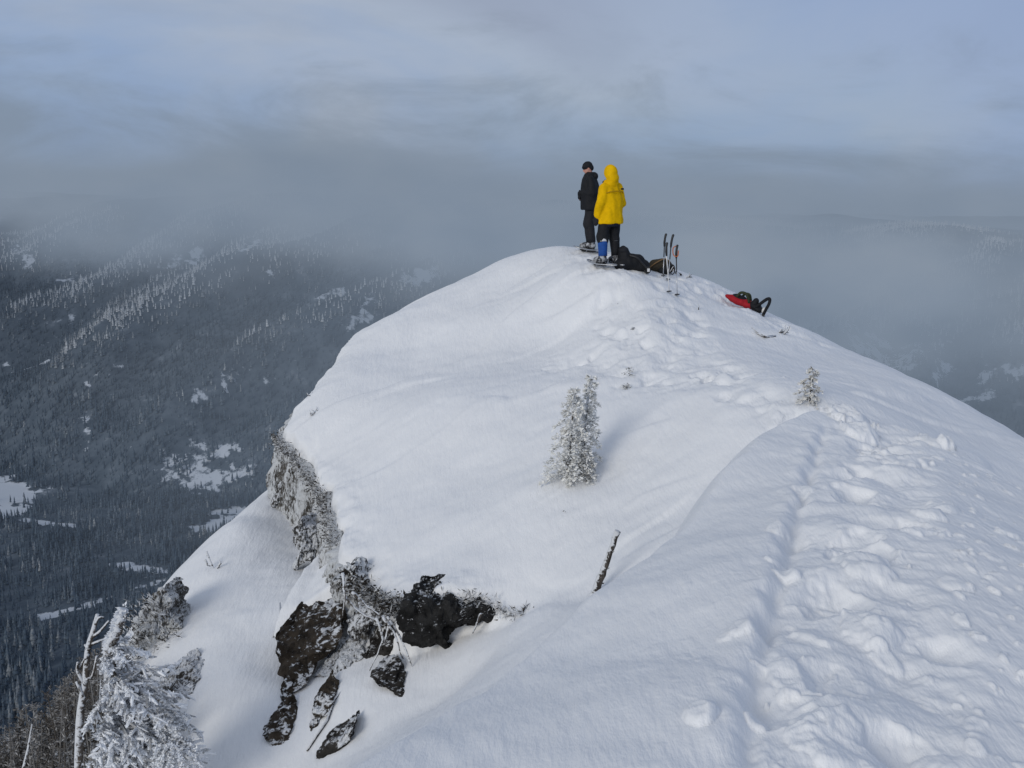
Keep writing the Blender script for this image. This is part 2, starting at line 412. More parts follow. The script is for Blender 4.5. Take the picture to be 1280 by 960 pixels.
def height(x, y, detail=True):
    if x.ndim == 2:
        a, b, f3, rd, d, cd, cs_, ud, ud2, bd, pd, gd = up4(coarse, x, y)
    else:
        a, b, f3, rd, d, cd, cs_, ud, ud2, bd, pd, gd = coarse(x, y)
    csd = np.abs(cd) * np.clip(cs_, -1, 1)
    sd_ = d + 0.08 * fbm(x * 1.3, y * 1.3, 5, 3) + 0.03 * gnoise(x * 7, y * 7, 9)
    w = sstep(-0.14, 0.05, sd_)
    z = b + (a - b) * w
    # the foreground crest rolls over at its rim; where it dips under the other snow the two run together
    ro = np.clip(rd + 0.06 * fbm(x * 1.1, y * 1.1, 7, 2), 0, None)
    f3 = f3 - 1.7 * ro * ro / (ro + 0.16)
    dlt = f3 - z
    kk = 0.10
    hh = np.clip(0.5 + 0.5 * dlt / kk, 0, 1)
    zk = z
    z = z + dlt * hh + kk * hh * (1 - hh)
    on_fore = hh
    # cushion of drifted snow along the lip
    near = np.exp(-(np.clip(sd_, 0, None) / 0.35) ** 2) * w * sstep(0.15, 0.5, a - b) * (1 - on_fore)
    z = z + near * (0.04 + 0.05 * fbm(x * 2.2, y * 2.2, 21, 3))
    if not detail:
        return z
    z = z + 0.035 * fbm(x * 0.7, y * 0.7, 31, 3) + 0.007 * fbm(x * 2.6, y * 2.6, 33, 2)
    # wind drift ribs on the far slopes
    xr, yr = x * 0.80 + y * 0.6, -x * 0.6 + y * 0.80
    z = z + 0.010 * fbm(xr * 0.55 + 3, yr * 1.9, 41, 3) * sstep(9, 12, y)
    # wind-carved shallow scarps and ripples on the snowfield
    ca, sa = math.cos(0.5), math.sin(0.5)
    u_, v_ = x * ca + y * sa, -x * sa + y * ca
    sc = gnoise(u_ * 0.42 + 0.3 * gnoise(u_ * 0.8, v_ * 0.8, 55), v_ * 1.15, 57)
    fld = (1 - on_fore) * sstep(9.0, 10.5, y) * (1 - sstep(20, 22, y)) * w
    z = z + fld * 0.05 * sstep(0.12, 0.30, sc) * sstep(-0.3, 0.2, gnoise(x * 0.45, y * 0.3, 59))
    z = z + fld * 0.010 * gnoise(u_ * 1.2, v_ * 5.0 + gnoise(u_ * 1.5, v_ * 2, 63), 65) * sstep(-0.1, 0.5, gnoise(x * 0.6 + 4, y * 0.5, 67))
    z = z + on_fore * 0.008 * gnoise(v_ * 1.0, u_ * 6.0 + gnoise(u_ * 2, v_ * 1.0, 69), 71) * sstep(-0.2, 0.5, gnoise(x * 0.9, y * 0.9, 73))
    # right-hand hollows beyond the crest
    hol = gnoise((x * 0.75 - y * 0.66) * 0.55 + 1.3, (x * 0.66 + y * 0.75) * 0.16, 61)
    z = z + 0.14 * hol * sstep(3.4, 5.0, x) * (1 - on_fore) * sstep(7.0, 9.0, y)
    # the beaten track
    wob = 0.12 * fbm(x * 2.3, y * 2.3, 71, 3)
    calm = 0.35 + 0.65 * sstep(-0.35, 0.35, fbm(x * 0.9 + 7, y * 0.9, 73, 3))
    churn = 1 - sstep(0.12, 0.55, cd + wob + 0.02 * (y - 5).clip(0, 3))
    m2 = np.maximum(1 - sstep(0.15, 0.55, ud + wob), (1 - sstep(0.10, 0.45, ud2 + wob))) * (0.35 + 0.5 * calm)
    m3 = np.maximum(1 - sstep(0.15, 0.7, bd + wob * 1.5), 1 - sstep(0.2, 0.8, pd + wob)) * (0.3 + 0.6 * calm)
    churn = np.maximum(churn * (0.55 + 0.45 * calm), np.maximum(m2, m3))
    z = z - 0.06 * churn
    halo = (1 - sstep(0.4, 1.25, cd + wob)) * (1 - churn)
    right = np.clip(halo * (0.25 + 0.75 * (csd < 0)) + 0.55 * sstep(0.3, 1.0, -csd) * (1 - sstep(1.3, 2.4, cd)) * (y < 9.5), 0, 1)
    k = (churn > 0.004) | (right > 0.004)
    if k.any():
        X, Y, c, r_ = x[k], y[k], churn[k], right[k]
        far = 1.0 + 0.25 * sstep(9, 13, Y)
        wx, wy = X + 0.05 * fbm(X * 5, Y * 5, 91, 3), Y + 0.05 * fbm(X * 5 + 9, Y * 5, 93, 3)
        e = 0.064 * lumps(wx, wy, 0.40, 101, 0.55, 0.2, 0.6, 1.2) + 0.036 * lumps(wx, wy, 0.16, 111, 0.35, 0.2, 0.55, 1.1) + 0.016 * lumps(wx, wy, 0.065, 121, 0.35, 0.2, 0.5, 1.0)
        e = e + 0.010 * fbm(X * 5, Y * 5, 131, 5, 0.55) + 0.055 * fbm(X * 1.7, Y * 1.7, 133, 2)
        # footprints punched between the blocks
        e = e - 0.17 * lumps(wx + 3.3, wy - 1.7, 0.44, 141, 0.7, 0.28, 0.45, 1.0)
        h = 0.06 * lumps(wx, wy, 0.16, 151, 0.12, 0.15, 0.45, 0.6) + 0.035 * lumps(wx, wy, 0.07, 161, 0.25, 0.15, 0.5, 0.7) + 0.004 * fbm(X * 9, Y * 9, 171, 3)
        z[k] += c * far * e + r_ * h
    # the groove itself
    k = gd < 0.5
    if k.any():
        X, Y = x[k], y[k]
        g0, gs, gp = seg_dist(X, Y, GROOVE)
        gw = 0.042 + 0.016 * gnoise(gp * 3.1, gp * 0, 181)
        off = g0 * gs * -1 + 0.018 * gnoise(gp * 7, gp * 0 + 2, 186) + 0.04 * gnoise(gp * 2.4, gp * 0 + 4, 183)   # positive to the right of travel
        ends = sstep(0.0, 0.3, gp) * (1 - sstep(GROOVE_LEN - 0.6, GROOVE_LEN, gp))
        dz = -(0.058 * np.exp(-(off / gw) ** 2) + 0.022 * np.exp(-((off - 0.07) / 0.09) ** 2)) * np.clip(0.75 + 0.75 * gnoise(gp * 2.6, gp * 0 + 9, 185), 0.15, 1.3)
        dz = dz + 0.012 * np.exp(-((off + 0.10) / 0.07) ** 2) * (1 + 1.2 * gnoise(X * 6, Y * 6, 187))
        z[k] += ends * dz
    # single blocks thrown aside
    for bx, by, r, h in BLOCKS:
        dx, dy = x - bx, y - by
        k = (np.abs(dx) < 2 * r) & (np.abs(dy) < 2.5 * r)
        if not k.any(): continue
        dx, dy = dx[k], dy[k]
        q = (np.abs(dx / r) ** 2.2 + np.abs(dy / (r * 1.25)) ** 2.2) * (1 + 0.7 * fbm(x[k] * 7 + bx, y[k] * 7, 191, 3))
        z[k] += 0.62 * h * np.minimum(np.clip(1 - q, 0, 1) ** 0.7, 0.75 + 0.35 * dx / r + 0.2 * fbm(x[k] * 11, y[k] * 11, 193, 3)).clip(0, 1)
    return z
GROOVE_LEN = float(np.hypot(*np.diff(GROOVE, axis=0).T).sum())
BLOCKS = [(*at(px, py, Y)[:2], r, h) for px, py, Y, r, h in [
    (876, 902, 3.25, .065, .075), (930, 768, 4.1, .06, .06), (972, 650, 5.6, .07, .07), (905, 785, 4.05, .03, .03), (985, 708, 4.8, .06, .075), (968, 694, 5.0, .055, .05),
    (1060, 520, 9.2, .18, .20), (1075, 535, 8.7, .16, .17), (1098, 562, 8.0, .15, .13), (1168, 552, 8.75, .13, .10), (1184, 556, 8.7, .09, .15), (1120, 570, 7.7, .2, .10),
    (1160, 632, 5.9, .11, .08), (1180, 620, 6.2, .10, .07), (1195, 722, 4.7, .07, .05), (1140, 655, 5.6, .12, .06), (948, 888, 3.3, .045, .05), (1220, 930, 3.2, .04, .04),
    (1045, 930, 3.15, .16, .075), (990, 840, 3.65, .10, .06), (1090, 780, 4.15, .13, .07), (1080, 700, 4.9, .15, .08), (1110, 812, 3.9, .06, .04), (1005, 600, 6.6, .08, .05)]]

def polar_grid(ang, rad):
    A, Rr = np.meshgrid(ang, rad)
    x, y = np.sin(A) * Rr, np.cos(A) * Rr
    nr, na = A.shape
    i = np.arange(nr * na).reshape(nr, na)
    f = np.stack([i[:-1, :-1], i[:-1, 1:], i[1:, 1:], i[1:, :-1]], -1).reshape(-1, 4)[:, ::-1]
    return x, y, f

ang = np.radians(np.concatenate([np.arange(-125, -50, 1.5), np.arange(-50, -34, 0.2), np.arange(-34, 34, 0.062), np.arange(34, 50, 0.2), np.arange(50, 126, 1.5)]))
rad = np.concatenate([np.linspace(0.15, 1.9, 12), np.exp(np.arange(math.log(2.0), math.log(26.0), 0.0026)), np.linspace(26.5, 60, 30)])
gx, gy, gf = polar_grid(ang, rad)
gz = height(gx, gy)
far_drop = np.clip(np.hypot(gx, gy) - 24, 0, None)
gz = gz - 0.04 * far_drop ** 1.6
me = np_mesh('snow_ridge', np.stack([gx, gy, gz], -1).reshape(-1, 3), gf)
ridge = tag(link('snow_ridge', me, SNOW), 'wind packed snow of the ridge crest with a beaten snowshoe track leading to the summit knob', kind='structure')

def gh(x, y):
    return float(height(np.array([x], float), np.array([y], float))[0])
# ------------------------------------------------------------------ the valley and the mountain across it
VZ = -600.0
def ribs(x, y):
    # spurs and gullies that run slantwise down to the left
    u, v = x * 0.68 - y * 0.73, x * 0.73 + y * 0.68
    u = u + 60 * fbm(v / 500, u / 500, 219, 2)
    return 1.0 - 2.2 * np.abs(gnoise(u / 300 + 2.0, v / 2600, 221)) + 0.6 * gnoise(u / 95, v / 1100, 225)
def vheight(x, y):
    n = fbm(x / 900, y / 900, 201, 4)
    # near flank of our own mountain
    near = -34 - 0.80 * np.clip(np.hypot(x, y) - 25, 0, None) + 14 * fbm(x / 90, y / 90, 205, 3)
    floor = VZ + 10 * fbm(x / 300, y / 300, 203, 3) + 0.012 * np.clip(x + 900, 0, None)
    # foot of the far slope
    foot = 1990 + 120 * fbm(x / 600 + 3, y * 0 + 1.0, 211, 3) + np.clip(-x - 760, 0, 900) * 0.55 + 0.06 * x.clip(0, 2500)
    up = np.clip(y - foot, 0, None)
    # spurs that run down to the left
    spur = ribs(x, y)
    slope = 0.56 * up - 0.00010 * up ** 2
    far = VZ + slope + spur * 60 * sstep(0, 400, up) + 10 * fbm(x / 130, y / 130, 223, 3) * sstep(0, 200, up)
    z = np.maximum(near, floor)
    z = np.where(up > 0, np.maximum(z, np.maximum(far, floor - 2)), z)
    cap = -10 + 40 * n - 0.07 * np.clip(x, -500, 1500)
    z = np.where(z > cap - 60, cap - 60 + 60 * np.tanh((z - cap + 60) / 60), z)
    return np.where(np.hypot(x, y) < 300, near, z)

ang = np.radians(np.concatenate([np.arange(-80, -36, 2), np.arange(-36, 36, 0.25), np.arange(36, 81, 2)]))
rad = np.concatenate([np.array([24, 30, 40, 60, 90, 140, 220, 320, 450, 600, 750]), np.arange(850, 4300, 14.0), np.arange(4400, 9000, 300)])
vx, vy, vf = polar_grid(ang, rad)
vz = vheight(vx, vy)

def vhit(px, py):
    """where the sight line through a pixel of the photograph meets the far ground"""
    d = at(px, py, 1.0)
    Y = np.arange(850, 5200, 4.0)
    zz_ = vheight(d[0] * Y, Y)
    k = np.argmax(zz_ > d[2] * Y)
    return d[0] * Y[k], Y[k]

# openings in the forest: avalanche paths, clearings, frozen marsh; as capsules in plan (x0,y0,x1,y1,radius)
OPEN = []
for (ax, ay, bx, by, r) in [(108, 478, 155, 458, 6), (240, 502, 295, 468, 6), (107, 516, 109, 552, 7), (72, 404, 90, 400, 8), (110, 560, 116, 580, 3),
                            (190, 340, 250, 318, 12), (20, 310, 35, 330, 14), (62, 352, 105, 350, 8), (225, 322, 245, 330, 10), (300, 312, 318, 305, 18),
                            (330, 345, 345, 340, 8), (10, 455, 60, 452, 6), (450, 390, 470, 372, 12), (500, 350, 545, 340, 14), (430, 412, 470, 396, 8), (400, 372, 430, 362, 9),
                            (230, 590, 262, 606, 34), (215, 575, 275, 570, 20), (290, 598, 312, 590, 16), (240, 552, 300, 560, 10), (330, 480, 345, 475, 4),
                            (1080, 436, 1130, 450, 40), (1100, 430, 1180, 432, 14), (1170, 468, 1190, 462, 14), (1230, 470, 1280, 466, 16), (1210, 500, 1240, 496, 12)]:
    p, q = vhit(ax, ay), vhit(bx, by)
    OPEN.append((*p, *q, r))
LAKES = []
for (ax, ay, bx, by, r) in [(-40, 598, 8, 622, 60), (-60, 640, 12, 640, 42), (30, 650, 90, 657, 9), (258, 660, 292, 648, 26), (280, 642, 300, 640, 20),
                            (145, 705, 205, 716, 14), (175, 735, 200, 728, 10), (60, 770, 128, 752, 13), (560, 640, 640, 640, 30)]:
    p, q = at(ax, ay, 1.0), at(bx, by, 1.0)
    p = p * (VZ / p[2]); q = q * (VZ / q[2])
    LAKES.append((p[0], p[1], q[0], q[1], r))

def open_mask(x, y, L, soft):
    m = np.zeros(x.shape)
    wob = fbm(x / 40, y / 40, 231, 3)
    for x0, y0, x1, y1, r in L:
        ex, ey = x1 - x0, y1 - y0
        t = np.clip(((x - x0) * ex + (y - y0) * ey) / (ex * ex + ey * ey + 1e-6), 0, 1)
        d = np.hypot(x - x0 - t * ex, y - y0 - t * ey)
        m = np.maximum(m, 1 - sstep(r * (1 - soft), r * (1 + soft), d + wob * r * (0.5 + 0.6 * soft)))
    return m

lakem = open_mask(vx, vy, LAKES, 0.12)
vz = np.where((vy > 850) & (lakem > 0), vz + (VZ - vz) * sstep(0.0, 0.6, lakem), vz)
openm = np.maximum(open_mask(vx, vy, OPEN, 0.9) * np.clip(0.75 + 0.6 * fbm(vx / 35, vy / 35, 237, 3), 0.2, 1), lakem)
vme = np_mesh('valley', np.stack([vx, vy, vz], -1).reshape(-1, 3), vf)
add_attr(vme, 'open', openm.ravel())

m, t, b = material('forest floor under snow', 0.9, 0.05)
at_ = t.new('ShaderNodeAttribute', attribute_name='open').outputs['Fac']
P = pos(t)
f = t.noise(P, 0.02, 6, 0.6)
fl = t.ramp(f, [(0.4, (0.06, 0.08, 0.105)), (0.62, (0.10, 0.125, 0.155)), (0.72, (0.20, 0.225, 0.26))])  # ground tinted blue-grey too, haze included in its colour
brk = t.math('MULTIPLY', t.math('SUBTRACT', t.noise(P, 0.055, 6, 0.68), 0.5), 2.6)
t.l.new(t.mix(t.maprange(t.math('ADD', at_, t.math('MULTIPLY', brk, t.maprange(at_, 1.0, 0.85))), 0.35, 0.75), fl, (0.50, 0.54, 0.60)), b.inputs['Base Color'])  # grey lake ice and open snow, darkened further for cloud shadow
tag(link('valley', vme, m), 'snowy valley floor and mountainside across the valley', kind='structure')

# forest trees: small layered cones gathered in one mesh, the nearest ones as trees of their own
def conifer_template(seed, tiers=3, sides=6):
    r_ = np.random.default_rng(seed)
    V, F = [], []
    for k in range(tiers):
        z0 = 0.05 + 0.27 * k; z1 = z0 + 0.46 - 0.03 * k
        if k == tiers - 1: z1 = 1.0
        rr = 0.155 * (1 - 0.27 * k)
        base = len(V)
        for s in range(sides):
            a = 2 * math.pi * (s + 0.37 * k) / sides
            q = rr * r_.uniform(0.6, 1.2)
            V.append((math.cos(a) * q, math.sin(a) * q, z0 + r_.uniform(-0.03, 0.03)))
        V.append((r_.uniform(-.01, .01), r_.uniform(-.01, .01), z1))
        for s in range(sides):
            F.append((base + s, base + (s + 1) % sides, base + sides))
    return np.array(V), np.array(F)
TEMPL = [conifer_template(300 + i, 3, 5) for i in range(6)]
NV, NF = len(TEMPL[0][0]), len(TEMPL[0][1])

def forest_points():
    out = []
    for (y0, y1, sp_) in ((900, 1350, 8.0), (1350, 1950, 9.0), (1950, 3500, 10.5)):
        xs = np.arange(-0.66 * y1, 0.66 * y1, sp_); ys = np.arange(y0, y1, sp_)
        X, Y = np.meshgrid(xs, ys)
        X = X + rng.uniform(-.5, .5, X.shape) * sp_; Y = Y + rng.uniform(-.5, .5, X.shape) * sp_
        X, Y = X.ravel(), Y.ravel()
        k = np.abs(X) < 0.64 * Y
        out.append(np.stack([X[k], Y[k]], 1))
    return np.vstack(out)
FP = forest_points()
fx, fy = FP[:, 0], FP[:, 1]
fz = vheight(fx, fy)
om = np.maximum(open_mask(fx, fy, OPEN, 0.9) * np.clip(0.85 + 0.7 * fbm(fx / 30, fy / 30, 239, 3), 0.25, 0.98), open_mask(fx, fy, LAKES, 0.12))
dens = 0.80 + 0.5 * fbm(fx / 160, fy / 160, 241, 3)
keep = (rng.random(len(fx)) > om) & (rng.random(len(fx)) < dens)
# ragged thinning high on the slope
thin = sstep(0.25, 0.65, fbm(fx / 60 + 9, fy / 60, 243, 3)) * sstep(-330, -200, fz)
keep &= rng.random(len(fx)) > thin * 0.8
fx, fy, fz = fx[keep], fy[keep], fz[keep]
fh = np.clip(rng.lognormal(2.83, 0.33, len(fx)), 6, 32) * (1 - 0.3 * sstep(-350, -100, fz)) * (0.85 + 0.3 * fbm(fx / 70, fy / 70, 245, 2))
ffr = np.clip(0.25 + 0.35 * fbm(fx / 120, fy / 120, 251, 3) + rng.normal(0, 0.16, len(fx)) + 0.35 * sstep(-380, -120, fz) + 0.85 * sstep(-0.15, 0.8, ribs(fx, fy)) * sstep(-480, -230, fz) - 0.2 * sstep(0.2, -0.8, ribs(fx, fy)), 0, 1.2)  # frost, with light on the ribs painted in as extra whiteness

fpx = 640 + FPX * fx / (fy * cp - fz * sp)
fpy = 480 - FPX * (fy * sp + fz * cp) / (fy * cp - fz * sp)
infr = (fpx > -10) & (fpx < 330) & (fpy > 0) & (fpy < 905) & (fpx + (fpy - 700) * 0.9 < 210)
order = np.argsort(np.where(infr, fy, 1e9))[:280]
single = np.zeros(len(fx), bool); single[order] = True
single &= infr

def forest_mesh(name, sel):
    idx = np.where(sel)[0]
    kinds = rng.integers(0, len(TEMPL), len(idx))
    V = np.zeros((len(idx), NV, 3), np.float32); F = np.zeros((len(idx), NF, 3), np.int64)
    ca = rng.uniform(0, 6.28, len(idx))
    for k, (tv, tf) in enumerate(TEMPL):
        s = kinds == k
        c_, s_ = np.cos(ca[s])[:, None], np.sin(ca[s])[:, None]
        h = fh[idx[s]][:, None]
        wd = rng.uniform(0.85, 1.5, s.sum())[:, None] * h
        V[s, :, 0] = (tv[:, 0] * c_ - tv[:, 1] * s_) * wd + fx[idx[s]][:, None]
        V[s, :, 1] = (tv[:, 0] * s_ + tv[:, 1] * c_) * wd + fy[idx[s]][:, None]
        V[s, :, 2] = tv[:, 2] * h + fz[idx[s]][:, None] - 0.4
        F[s] = tf[None] + (np.where(s)[0] * NV)[:, None, None]
    me = np_mesh(name, V.reshape(-1, 3), F.reshape(-1, 3), smooth=False)
    add_attr(me, 'frost_light', np.repeat(ffr[idx], NV))
    return me

def forest_material(name, attr):
    m, t, b = material(name, 0.9, 0.05)
    if attr:
        f = t.new('ShaderNodeAttribute', attribute_name='frost_light').outputs['Fac']
    else:
        f = t.math('MULTIPLY', t.new('ShaderNodeObjectInfo').outputs['Random'], 0.7)
    nz = t.noise(pos(t), 0.35, 3, 0.6)
    k = t.math('ADD', f, t.math('MULTIPLY', t.math('SUBTRACT', nz, 0.5), 0.9))
    c = t.ramp(k, [(0.1, (0.056, 0.080, 0.112)), (0.5, (0.092, 0.122, 0.158)), (0.8, (0.25, 0.27, 0.29)), (1.0, (0.56, 0.58, 0.60))])  # blue-grey tree tones with valley haze put into the colour
    t.l.new(c, b.inputs['Base Color'])
    return m
FOREST = forest_material('conifers of the valley', True)
FOREST1 = forest_material('conifer of the valley', False)
slopef = fy > 1950
tag(link('mountain_forest', forest_mesh('mountain_forest', slopef & ~single), FOREST), 'dark conifer forest covering the mountainside across the valley', 'forest', kind='stuff')
tag(link('valley_forest', forest_mesh('valley_forest', ~slopef & ~single), FOREST), 'dark conifer forest on the valley floor beneath the ridge', 'forest', kind='stuff')
tms = []
for i in range(6):
    tv, tf = conifer_template(400 + i, 5, 9)
    tv = tv * np.array([1.15, 1.15, 1.0])
    tms.append(np_mesh('conifer', tv, tf, smooth=False)); tms[-1].materials.append(FOREST1)
for i in np.where(single)[0]:
    o = bpy.data.objects.new('conifer', tms[int(rng.integers(0, 6))])
    col.objects.link(o)
    o.location = (fx[i], fy[i], fz[i] - 0.4)
    w_ = fh[i] * rng.uniform(0.9, 1.3)
    o.scale = (w_, w_, fh[i]); o.rotation_euler = (0, 0, rng.uniform(0, 6.28))
    tag(o, 'dark spire shaped conifer in the nearest rows of the valley forest at lower left', 'tree', 'nearest conifers of the valley forest')

# ------------------------------------------------------------------ the cloud lying on the mountain
bm = bmesh.new(); bmesh.ops.create_cube(bm, size=1.0)
cme = bpy.data.meshes.new('cloud_bank'); bm.to_mesh(cme); bm.free()
cm = bpy.data.materials.new('valley cloud'); cm.use_nodes = True
t = NT(cm.node_tree)
t.n.remove(t.n['Principled BSDF'])
P = pos(t)
s = t.new('ShaderNodeSeparateXYZ'); t.l.new(P, s.inputs[0])
wv = t.noise(t.mapping(P, scale=(0.0011, 0.0011, 0.003)), 1.0, 5, 0.55, 0.3)
wv2 = t.noise(t.mapping(P, scale=(0.0034, 0.0034, 0.006), loc=(5, 2, 0)), 1.0, 4, 0.6)
wv3 = t.noise(t.mapping(P, scale=(0.0075, 0.0075, 0.011), loc=(1, 8, 3)), 1.0, 4, 0.62, 0.5)
w1 = t.math('ADD', t.math('SUBTRACT', wv, 0.5), t.math('MULTIPLY', t.math('SUBTRACT', wv3, 0.5), 0.35))
# base and top of the layer: it sinks to the right
base = t.maprange(s.outputs[0], -1000, 900, 25, -240)
base = t.math('ADD', base, t.math('MULTIPLY', w1, 520))
top = t.maprange(s.outputs[0], -1000, 1400, 45, -170)
top = t.math('ADD', top, t.math('MULTIPLY', w1, -430))
up = t.maprange(t.math('SUBTRACT', s.outputs[2], base), -170, 150)
dn = t.maprange(t.math('SUBTRACT', s.outputs[2], top), 120, -80)
body = t.math('MULTIPLY', up, dn)
body = t.math('MULTIPLY', body, t.maprange(wv2, 0.25, 0.6, 0.25, 1.15))
body = t.math('MULTIPLY', body, t.maprange(wv3, 0.25, 0.65, 0.45, 1.3))
# thin haze below the cloud, thicker to the right, none at the foot of the box
hz = t.math('MULTIPLY', t.maprange(s.outputs[2], -640, -560), t.maprange(s.outputs[2], 120, -40))
hz = t.math('MULTIPLY', hz, t.maprange(s.outputs[0], -1100, 150, 0.00001, 0.00050))
body = t.math('MULTIPLY', body, t.maprange(s.outputs[1], 1500, 2100))
dens_ = t.math('ADD', t.math('MULTIPLY', body, 0.0052), hz)
edge = t.math('MULTIPLY', t.maprange(s.outputs[1], 900, 1500), t.maprange(s.outputs[1], 5400, 4600))
dens_ = t.math('MULTIPLY', dens_, edge)
colr = t.ramp(wv2, [(0.3, (0.17, 0.22, 0.29)), (0.5, (0.21, 0.265, 0.345)), (0.7, (0.30, 0.345, 0.405))])
ab = t.new('ShaderNodeVolumeAbsorption'); ab.inputs['Color'].default_value = (0, 0, 0, 1)
t.put(ab.inputs['Density'], dens_)
em = t.new('ShaderNodeEmission'); t.l.new(colr, em.inputs['Color']); t.put(em.inputs['Strength'], dens_)  # cloud and haze glow by themselves, in place of scattered daylight
ad = t.new('ShaderNodeAddShader'); t.l.new(ab.outputs[0], ad.inputs[0]); t.l.new(em.outputs[0], ad.inputs[1])
t.l.new(ad.outputs[0], t.n['Material Output'].inputs['Volume'])
cm.volume_intersection_method if hasattr(cm, 'volume_intersection_method') else None
cb = link('cloud_bank', cme, cm)
cb.location = (0, 3150, -190); cb.scale = (9000, 4600, 900)
tag(cb, 'grey cloud and haze lying on the mountain across the valley', kind='structure')
# ------------------------------------------------------------------ mesh building for the things
class MB:
    def __init__(self): self.v = []; self.f = []
    def tube(self, pts, rad, sides=6, cap=True):
        pts = [Vector(p) for p in pts]
        if not hasattr(rad, '__len__'): rad = [rad] * len(pts)
        rings = []; u = None
        for i, p in enumerate(pts):
            d = (pts[min(i + 1, len(pts) - 1)] - pts[max(i - 1, 0)])
            if d.length < 1e-9: d = Vector((0, 0, 1))
            d.normalize()
            if u is None: u = d.orthogonal().normalized()
            else:
                u = u - d * u.dot(d)
                u = u.normalized() if u.length > 1e-6 else d.orthogonal().normalized()
            v = d.cross(u)
            b = len(self.v)
            for s in range(sides):
                a = 2 * math.pi * s / sides
                self.v.append(p + (u * math.cos(a) + v * math.sin(a)) * rad[i])
            rings.append(b)
        for a, b in zip(rings[:-1], rings[1:]):
            for s in range(sides):
                self.f.append((a + s, a + (s + 1) % sides, b + (s + 1) % sides, b + s))
        if cap:
            self.f.append(tuple(rings[0] + s for s in reversed(range(sides))))
            self.f.append(tuple(rings[-1] + s for s in range(sides)))
        return self
    def loop(self, pts, r, sides=6):
        """closed tube"""
        pts = [Vector(p) for p in pts]; n = len(pts); b = len(self.v)
        cen = sum(pts, Vector()) / n
        nrm = Vector()
        for i in range(n): nrm += (pts[i] - cen).cross(pts[(i + 1) % n] - cen)
        nrm.normalize()
        for i in range(n):
            d = (pts[(i + 1) % n] - pts[i - 1]).normalized(); o = d.cross(nrm).normalized()
            for s in range(sides):
                a = 2 * math.pi * s / sides
                self.v.append(pts[i] + (o * math.cos(a) + nrm * math.sin(a)) * r)
        for i in range(n):
            j = (i + 1) % n
            for s in range(sides):
                self.f.append((b + i * sides + s, b + i * sides + (s + 1) % sides, b + j * sides + (s + 1) % sides, b + j * sides + s))
        return self
    def blade(self, p, d, w, up=None):
        p = Vector(p); d = Vector(d); u = (up or Vector((random.gauss(0, 1), random.gauss(0, 1), random.gauss(0, 1))))
        s = d.cross(u)
        if s.length < 1e-9: return self
        s = s.normalized() * w; b = len(self.v)
        self.v += [p - s * 0.6, p + d * 0.55 - s, p + d, p + d * 0.5 + s]
        self.f.append((b, b + 1, b + 2, b + 3))
        return self
    def ell(self, c, r, rot=None, seg=14, ring=9):
        c = Vector(c); b = len(self.v)
        for i in range(ring + 1):
            t = math.pi * i / ring
            for s in range(seg):
                a = 2 * math.pi * s / seg
                q = Vector((math.sin(t) * math.cos(a) * r[0], math.sin(t) * math.sin(a) * r[1], math.cos(t) * r[2]))
                if rot is not None: q = rot @ q
                self.v.append(c + q)
        for i in range(ring):
            for s in range(seg):
                self.f.append((b + i * seg + s, b + (i + 1) * seg + s, b + (i + 1) * seg + (s + 1) % seg, b + i * seg + (s + 1) % seg))
        return self
    def rings(self, L, seg=20, sq=2.0):
        """stack of ellipses (cx, cy, cz, rx, ry); sq > 2 makes them squarer"""
        b0 = len(self.v)
        for (cx, cy, cz, rx, ry) in L:
            for s in range(seg):
                a = 2 * math.pi * s / seg; c_, s_ = math.cos(a), math.sin(a)
                k = (abs(c_) ** sq + abs(s_) ** sq) ** (-1 / sq)
                self.v.append(Vector((cx + rx * c_ * k, cy + ry * s_ * k, cz)))
        for i in range(len(L) - 1):
            for s in range(seg):
                a = b0 + i * seg
                self.f.append((a + s, a + (s + 1) % seg, a + seg + (s + 1) % seg, a + seg + s))
        self.f.append(tuple(b0 + s for s in reversed(range(seg))))
        self.f.append(tuple(b0 + (len(L) - 1) * seg + s for s in range(seg)))
        return self
    def box(self, c, h, rot=None):
        b = len(self.v); c = Vector(c)
        for x in (-1, 1):
            for y in (-1, 1):
                for z in (-1, 1):
                    q = Vector((x * h[0], y * h[1], z * h[2]))
                    self.v.append(c + (rot @ q if rot is not None else q))
        self.f += [(b + i for i in q) for q in ((0, 1, 3, 2), (4, 6, 7, 5), (0, 4, 5, 1), (2, 3, 7, 6), (0, 2, 6, 4), (1, 5, 7, 3))]
        self.f = [tuple(f) for f in self.f]
        return self
    def mesh(self, name, smooth=True, xf=None):
        me = bpy.data.meshes.new(name)
        vs = [tuple(xf @ Vector(v)) if xf is not None else tuple(v) for v in self.v]
        me.from_pydata(vs, [], [tuple(f) for f in self.f]); me.update()
        if smooth: me.polygons.foreach_set('use_smooth', [True] * len(me.polygons))
        return me
    def build(self, name, m, parent=None, smooth=True, xf=None):
        return link(name, self.mesh(name, smooth, xf), m, parent)

